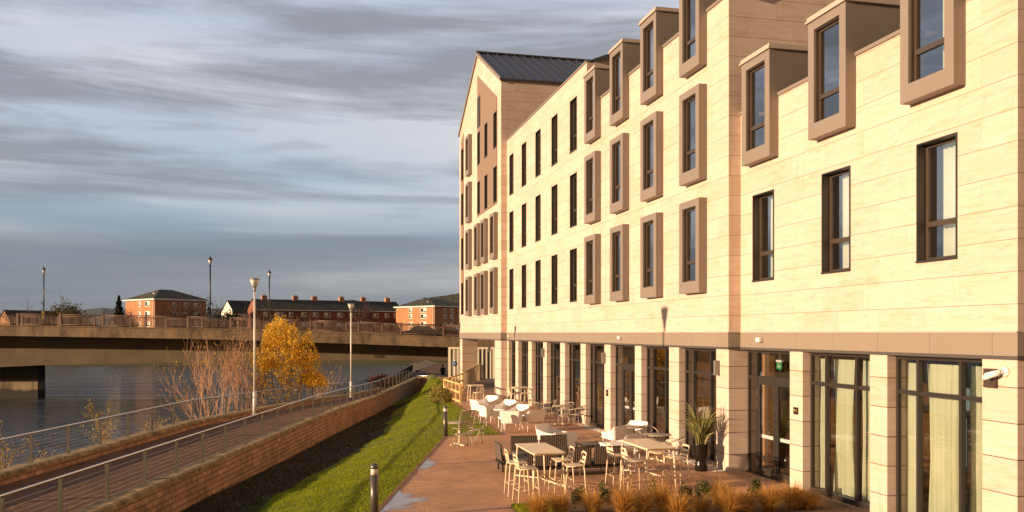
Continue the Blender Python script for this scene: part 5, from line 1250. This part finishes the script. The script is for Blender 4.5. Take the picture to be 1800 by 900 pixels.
far_tree('bare_tree', 'bare leafless tree in front of the brick terrace', 640, 185, -.5, 533, 42, 'red_leaf', 1000, .16, .3, 'dark_bark')
far_tree('garden_bush', 'dark rounded bush before the white gabled house', 402, 186, -.5, 546, 72, 'dark_green_leaf', 6000, .25, .0, cat='bush', dens=70)
far_tree('red_brown_tree', 'low reddish brown tree at far left beyond the bridge', 48, 184, -.5, 543, 34, 'red_leaf', 1800, .25, .2)
far_tree('garden_tree', 'small dark tree beside the left brick block', 366, 180, -.5, 540, 12, 'dark_green_leaf', 1500, .25, .1)
far_tree('hillside_tree', 'brown leafless tree between the terrace and the right brick block', 708, 225, -.5, 548, 20, 'brown_twig_leaf', 1500, .25, .1)
X, Y = at(209, 190); t_ = thing('conifer', 'tall dark conifer left of the brick block', 'tree', (X, Y, -.5)); h = H+(585-519)*190/1500+.5
m_ = MB(); m_.tube([(0,0,0),(0,0,h)], .25, 6, r2=.05); obj('trunk', m_, 'dark_bark', t_)
p = []
for _ in range(5200): z = random.random()**.8; rr = (1-z)**.8*2.0*random.uniform(.4,1.1)*(1+.25*math.sin(z*60)); a = random.uniform(0,6.28); p.append((rr*math.cos(a), rr*math.sin(a), .8+z*(h-.9)))
leaf_quads('crown', np.array(p), .22, 'dark_green_leaf', t_)

# ================================================================== FAR HOUSES
def window_part(root, mb_pos, u, z, w_, h_, face, m='window_white'):
    """face: function (u, z, off) -> local xyz"""
    f = MB(); 
    q = lambda u0,u1,z0,z1,o0,o1: f.add([face(u0,z0,o0),face(u1,z0,o0),face(u1,z1,o0),face(u0,z1,o0),face(u0,z0,o1),face(u1,z0,o1),face(u1,z1,o1),face(u0,z1,o1)], [(0,1,2,3),(7,6,5,4),(0,4,5,1),(1,5,6,2),(2,6,7,3),(3,7,4,0)])
    q(u-w_/2,u+w_/2,z,z+.12,0.0,.06); q(u-w_/2,u+w_/2,z+h_-.1,z+h_,0.0,.06); q(u-w_/2,u-w_/2+.1,z+.12,z+h_-.1,0,.06); q(u+w_/2-.1,u+w_/2,z+.12,z+h_-.1,0,.06)
    if w_ > 1: q(u-.05,u+.05,z+.12,z+h_-.1,0,.06)
    fo = obj('window', f, m, root); g_ = MB(); g_.add([face(u-w_/2,z,.02),face(u+w_/2,z,.02),face(u+w_/2,z+h_,.02),face(u-w_/2,z+h_,.02)], [(0,1,2,3)]); obj('pane', g_, 'car_glass', fo)
    g_ = MB(); g_.add([face(u-w_/2+.1,z+h_*.35,.03),face(u-.02,z+h_*.35,.03),face(u-.02,z+h_-.1,.03),face(u-w_/2+.1,z+h_-.1,.03)], [(0,1,2,3)]); obj('curtain', g_, 'render_white', fo)
def hip_block(label, px, D, rz, wr_, wl_, zb, ze, za, brickm, lw, rw_, rows, name='apartment_block'):
    X, Y = at(px, D); t_ = thing(name, label, 'building', (X, Y, zb), R(rz)); h = ze-zb
    m_ = MB(); m_.box(0, wr_, 0, wl_, 0, h); obj('wall', m_, brickm, t_)
    m_ = MB(); e = .45; a = [(-e,-e,h+.3),(wr_+e,-e,h+.3),(wr_+e,wl_+e,h+.3),(-e,wl_+e,h+.3)]; rdg = [(wr_*.38,wl_*.5,za-zb),(wr_*.62,wl_*.5,za-zb)]
    m_.add(a+rdg, [(0,1,5,4),(1,2,5),(2,3,4,5),(3,0,4)]); obj('roof', m_, 'roof_tile', t_)
    m_ = MB(); m_.box(-e, wr_+e, -e, wl_+e, h+.02, h+.29); obj('eaves', m_, 'window_white', t_)
    m_ = MB(); 
    for (cx, cy) in ((wr_*.2, wl_*.35), (wr_*.3, wl_*.6)): m_.box(cx-.3, cx+.3, cy-.2, cy+.2, za-zb-2.4, za-zb-.9)
    obj('roof_vent', m_, 'window_white', t_)
    fl = lambda u, z, o: (-o, u, z); fr = lambda u, z, o: (u, -o, z)
    for r_ in rows:
        for u, w_ in lw: window_part(t_, 0, u, r_, w_, 1.1, fl)
        for u, w_ in rw_: window_part(t_, 0, u, r_, w_, 1.0, fr)
    m_ = MB(); m_.tube([(-.12,.4,0),(-.12,.4,h)], .07, 6); m_.tube([(wr_*.45,-.12,0),(wr_*.45,-.12,h)], .07, 6); obj('drainpipe', m_, 'window_white', t_)
    return t_
hip_block('orange brick apartment block with hipped roof at the left, one side in sun', 272, 181, 36, 11.8, 13.5, -.7, 10.7, 13.3, 'brick_orange', [(3.2,2.2),(6.8,1.1)], [(4.4,.9),(7.0,1.1),(9.6,1.6)], (3.4,5.7,7.9,10.05))
hip_block('orange brick apartment block with hipped roof beside the hotel tower', 764, 205, 34, 12.5, 14.5, -.7, 9.95, 12.3, 'brick_orange', [(4.0,2.2),(8.8,1.3)], [(3.4,.9),(5.6,1.1),(8.4,1.3)], (4.2,6.0,7.85,9.35))
P0 = Vector(at(452, 200)); P1 = Vector(at(708, 219)); dv = P1-P0; Lr = dv.length
t_ = thing('terraced_row', 'long red brick terrace with dark roof and six chimneys beyond the bridge', 'building', (P0.x, P0.y, -.7), math.atan2(dv.y, dv.x)); h = 10.0; hr = 12.4; dp_ = 9.0
m_ = MB(); m_.box(0, Lr, 0, dp_, 0, h); m_.add([(0,0,h),(0,dp_/2,hr),(0,dp_,h)], [(0,1,2)]); m_.add([(Lr,0,h),(Lr,dp_,h),(Lr,dp_/2,hr)], [(0,1,2)]); obj('wall', m_, 'brick_red', t_)
m_ = MB(); m_.quad((-.1,-.4,h-.15),(Lr+.1,-.4,h-.15),(Lr+.1,dp_/2,hr+.1),(-.1,dp_/2,hr+.1)); m_.quad((-.1,dp_+.4,h-.15),(-.1,dp_/2,hr+.1),(Lr+.1,dp_/2,hr+.1),(Lr+.1,dp_+.4,h-.15)); rf_ = obj('roof', m_, 'roof_tile', t_)
for f_ in (.075, .28, .41, .60, .755, .935):
    m_ = MB(); cx = Lr*f_; m_.box(cx-.6, cx+.6, dp_/2-.5, dp_/2+.5, hr-1.5, hr+.75); m_.box(cx-.68, cx+.68, dp_/2-.58, dp_/2+.58, hr+.752, hr+.9)
    for k in (-.35, 0, .35): m_.tube([(cx+k, dp_/2, hr+.9),(cx+k, dp_/2, hr+1.25)], .12, 6)
    obj('chimney', m_, 'chimney_brick', rf_)
m_ = MB(); m_.box(-.1, Lr+.1, -.5, -.38, h-.3, h-.1); obj('gutter', m_, 'window_white', t_)
fr = lambda u, z, o: (u, -o, z)
for z in (3.4, 5.8, 8.2):
    for u, w_ in ((2.2,1.6),(5.2,1.8),(8.0,1.0),(11.2,1.3),(14,1.3),(17,1.6),(20.2,1.5),(23.4,1.7),(26.4,1.0),(29.6,1.4),(32.6,1.2),(35.0,1.2)):
        if u < Lr-1: window_part(t_, 0, u, z, w_, 1.15, fr)
def gable_house(label, px, D, rz, wd, ln, zb, ze, za, wm_, rm='roof_tile', name='gabled_house'):
    """gable at local y=0 facing -y, ridge along +y"""
    X, Y = at(px, D); t_ = thing(name, label, 'house', (X, Y, zb), R(rz)); h, hr = ze-zb, za-zb
    m_ = MB(); m_.box(-wd/2, wd/2, 0, ln, 0, h); m_.add([(-wd/2,0,h),(wd/2,0,h),(0,0,hr)], [(0,1,2)]); m_.add([(-wd/2,ln,h),(0,ln,hr),(wd/2,ln,h)], [(0,1,2)]); obj('wall', m_, wm_, t_)
    m_ = MB(); e = .3; sl = (hr-h)/(wd/2)
    for s in (-1, 1): m_.quad((s*(wd/2+e),-.2,h-e*sl+.08),(s*(wd/2+e),ln+.2,h-e*sl+.08),(0,ln+.2,hr+.08),(0,-.2,hr+.08))
    obj('roof', m_, rm, t_); window_part(t_, 0, 0, h*.55, 1.0, 1.1, fr); return t_
gable_house('white gabled house with dark roof left of the brick terrace', 400, 212, -62, 7.6, 13, -.7, 8.7, 11.7, 'render_white')
gable_house('tiny cream gable showing between the balusters at left', 198, 186, -30, 4.2, 7, -1.1, 4.2, 6.7, 'render_white')
gable_house('low brown roofed house at the far left edge', 8, 230, -50, 7, 14, -.7, 7.0, 9.8, 'brick_orange')
gable_house('small distant house left of the broad tree', 66, 240, -60, 6, 9, -.7, 6.0, 8.6, 'render_white')
gable_house('long low dark roofed house behind the left lamp', 45, 250, 75, 7, 26, -.7, 5.2, 7.9, 'brick_red')
gable_house('small distant house between the broad tree and the conifer', 165, 260, 70, 7, 18, -.7, 4.6, 6.8, 'brick_red')

# ================================================================== PERSON
X, Y = at(778.5, 96); pz = rz_(96)-.3
def skin_fig(name, joints, edges, m, parent=None, sub=2):
    me = bpy.data.meshes.new(name); me.from_pydata([j[:3] for j in joints], edges, []); o = bpy.data.objects.new(name, me); COL.objects.link(o)
    o.modifiers.new('skin', 'SKIN'); me.materials.append(MAT[m])
    if not me.skin_vertices:
        bpy.context.view_layer.objects.active = o; o.select_set(True); bpy.ops.object.mode_set(mode='EDIT'); bpy.ops.mesh.customdata_skin_add() if hasattr(bpy.ops.mesh, 'customdata_skin_add') else None; bpy.ops.object.mode_set(mode='OBJECT')
    for i, j in enumerate(joints):
        me.skin_vertices[0].data[i].radius = (j[3], j[4] if len(j) > 4 else j[3]); me.skin_vertices[0].data[i].use_root = i == 0
    s = o.modifiers.new('sub', 'SUBSURF'); s.levels = sub; s.render_levels = sub
    if parent: o.parent = parent
    return o
J = [(0,0,.95,.15,.11),(0,.0,1.15,.145,.10),(0,-.01,1.36,.17,.10),(0,0,1.50,.06),(0,.02,1.60,.085,.10),(0,.02,1.72,.075,.09),
     (.19,0,1.42,.055),(.25,.02,1.16,.045),(.25,.12,.93,.035),(.25,.15,.85,.03),(-.19,0,1.42,.055),(-.25,-.05,1.16,.045),(-.26,-.02,.92,.035),(-.26,0,.84,.03),
     (.10,.02,.86,.09),(.10,.14,.49,.065),(.10,.05,.10,.045),(.10,.18,.04,.04),(-.10,0,.86,.09),(-.10,-.02,.48,.065),(-.10,-.24,.12,.045),(-.10,-.14,.04,.04)]
Eg = [(0,1),(1,2),(2,3),(3,4),(4,5),(2,6),(6,7),(7,8),(8,9),(2,10),(10,11),(11,12),(12,13),(0,14),(14,15),(15,16),(16,17),(0,18),(18,19),(19,20),(20,21)]
per = thing('person', 'person in a long dark coat walking on the path under the bridge', 'person', (X, Y, pz), R(-15))
skin_fig('body', J, Eg, 'skin', per)
skin_fig('coat', [(0,0,1.0,.20,.15),(0,0,1.2,.18,.14),(0,-.01,1.38,.20,.13),(0,0,.80,.21,.17),(0,0,.62,.215,.18),(.21,0,1.40,.075),(.275,.02,1.14,.065),(.27,.12,.95,.055),(-.21,0,1.40,.075),(-.275,-.05,1.14,.065),(-.28,-.02,.94,.055)], [(0,1),(1,2),(0,3),(3,4),(2,5),(5,6),(6,7),(2,8),(8,9),(9,10)], 'coat', per)
skin_fig('trousers', [(0,0,.88,.15,.12),(.10,.02,.84,.105),(.10,.14,.49,.08),(.10,.05,.12,.06),(-.10,0,.84,.105),(-.10,-.02,.48,.08),(-.10,-.24,.14,.06)], [(0,1),(1,2),(2,3),(0,4),(4,5),(5,6)], 'trouser', per)
m_ = MB(); m_.lathe([(.085,1.60),(.105,1.66),(.10,1.74),(.06,1.80),(.01,1.82)], 12); obj('hair', m_, 'hair', per)
t_ = thing('travel_bag', 'dark wheeled bag beside the walking person', 'bag', (X+.42, Y-.1, pz)); m_ = MB(); m_.box(-.2,.2,-.14,.14,.06,.62); obj('case', m_, 'coat', t_, bevel=.05); m_ = MB(); m_.tube([(-.1,.1,.62),(-.1,.12,.95),(.1,.12,.95),(.1,.1,.62)], .012, 6); obj('handle', m_, 'black_iron', t_)
for s in (-.15, .15):
    m_ = MB(); m_.tube([(s,-.05,.04),(s,.05,.04)], .04, 10); obj('wheel', m_, 'tyre', t_)
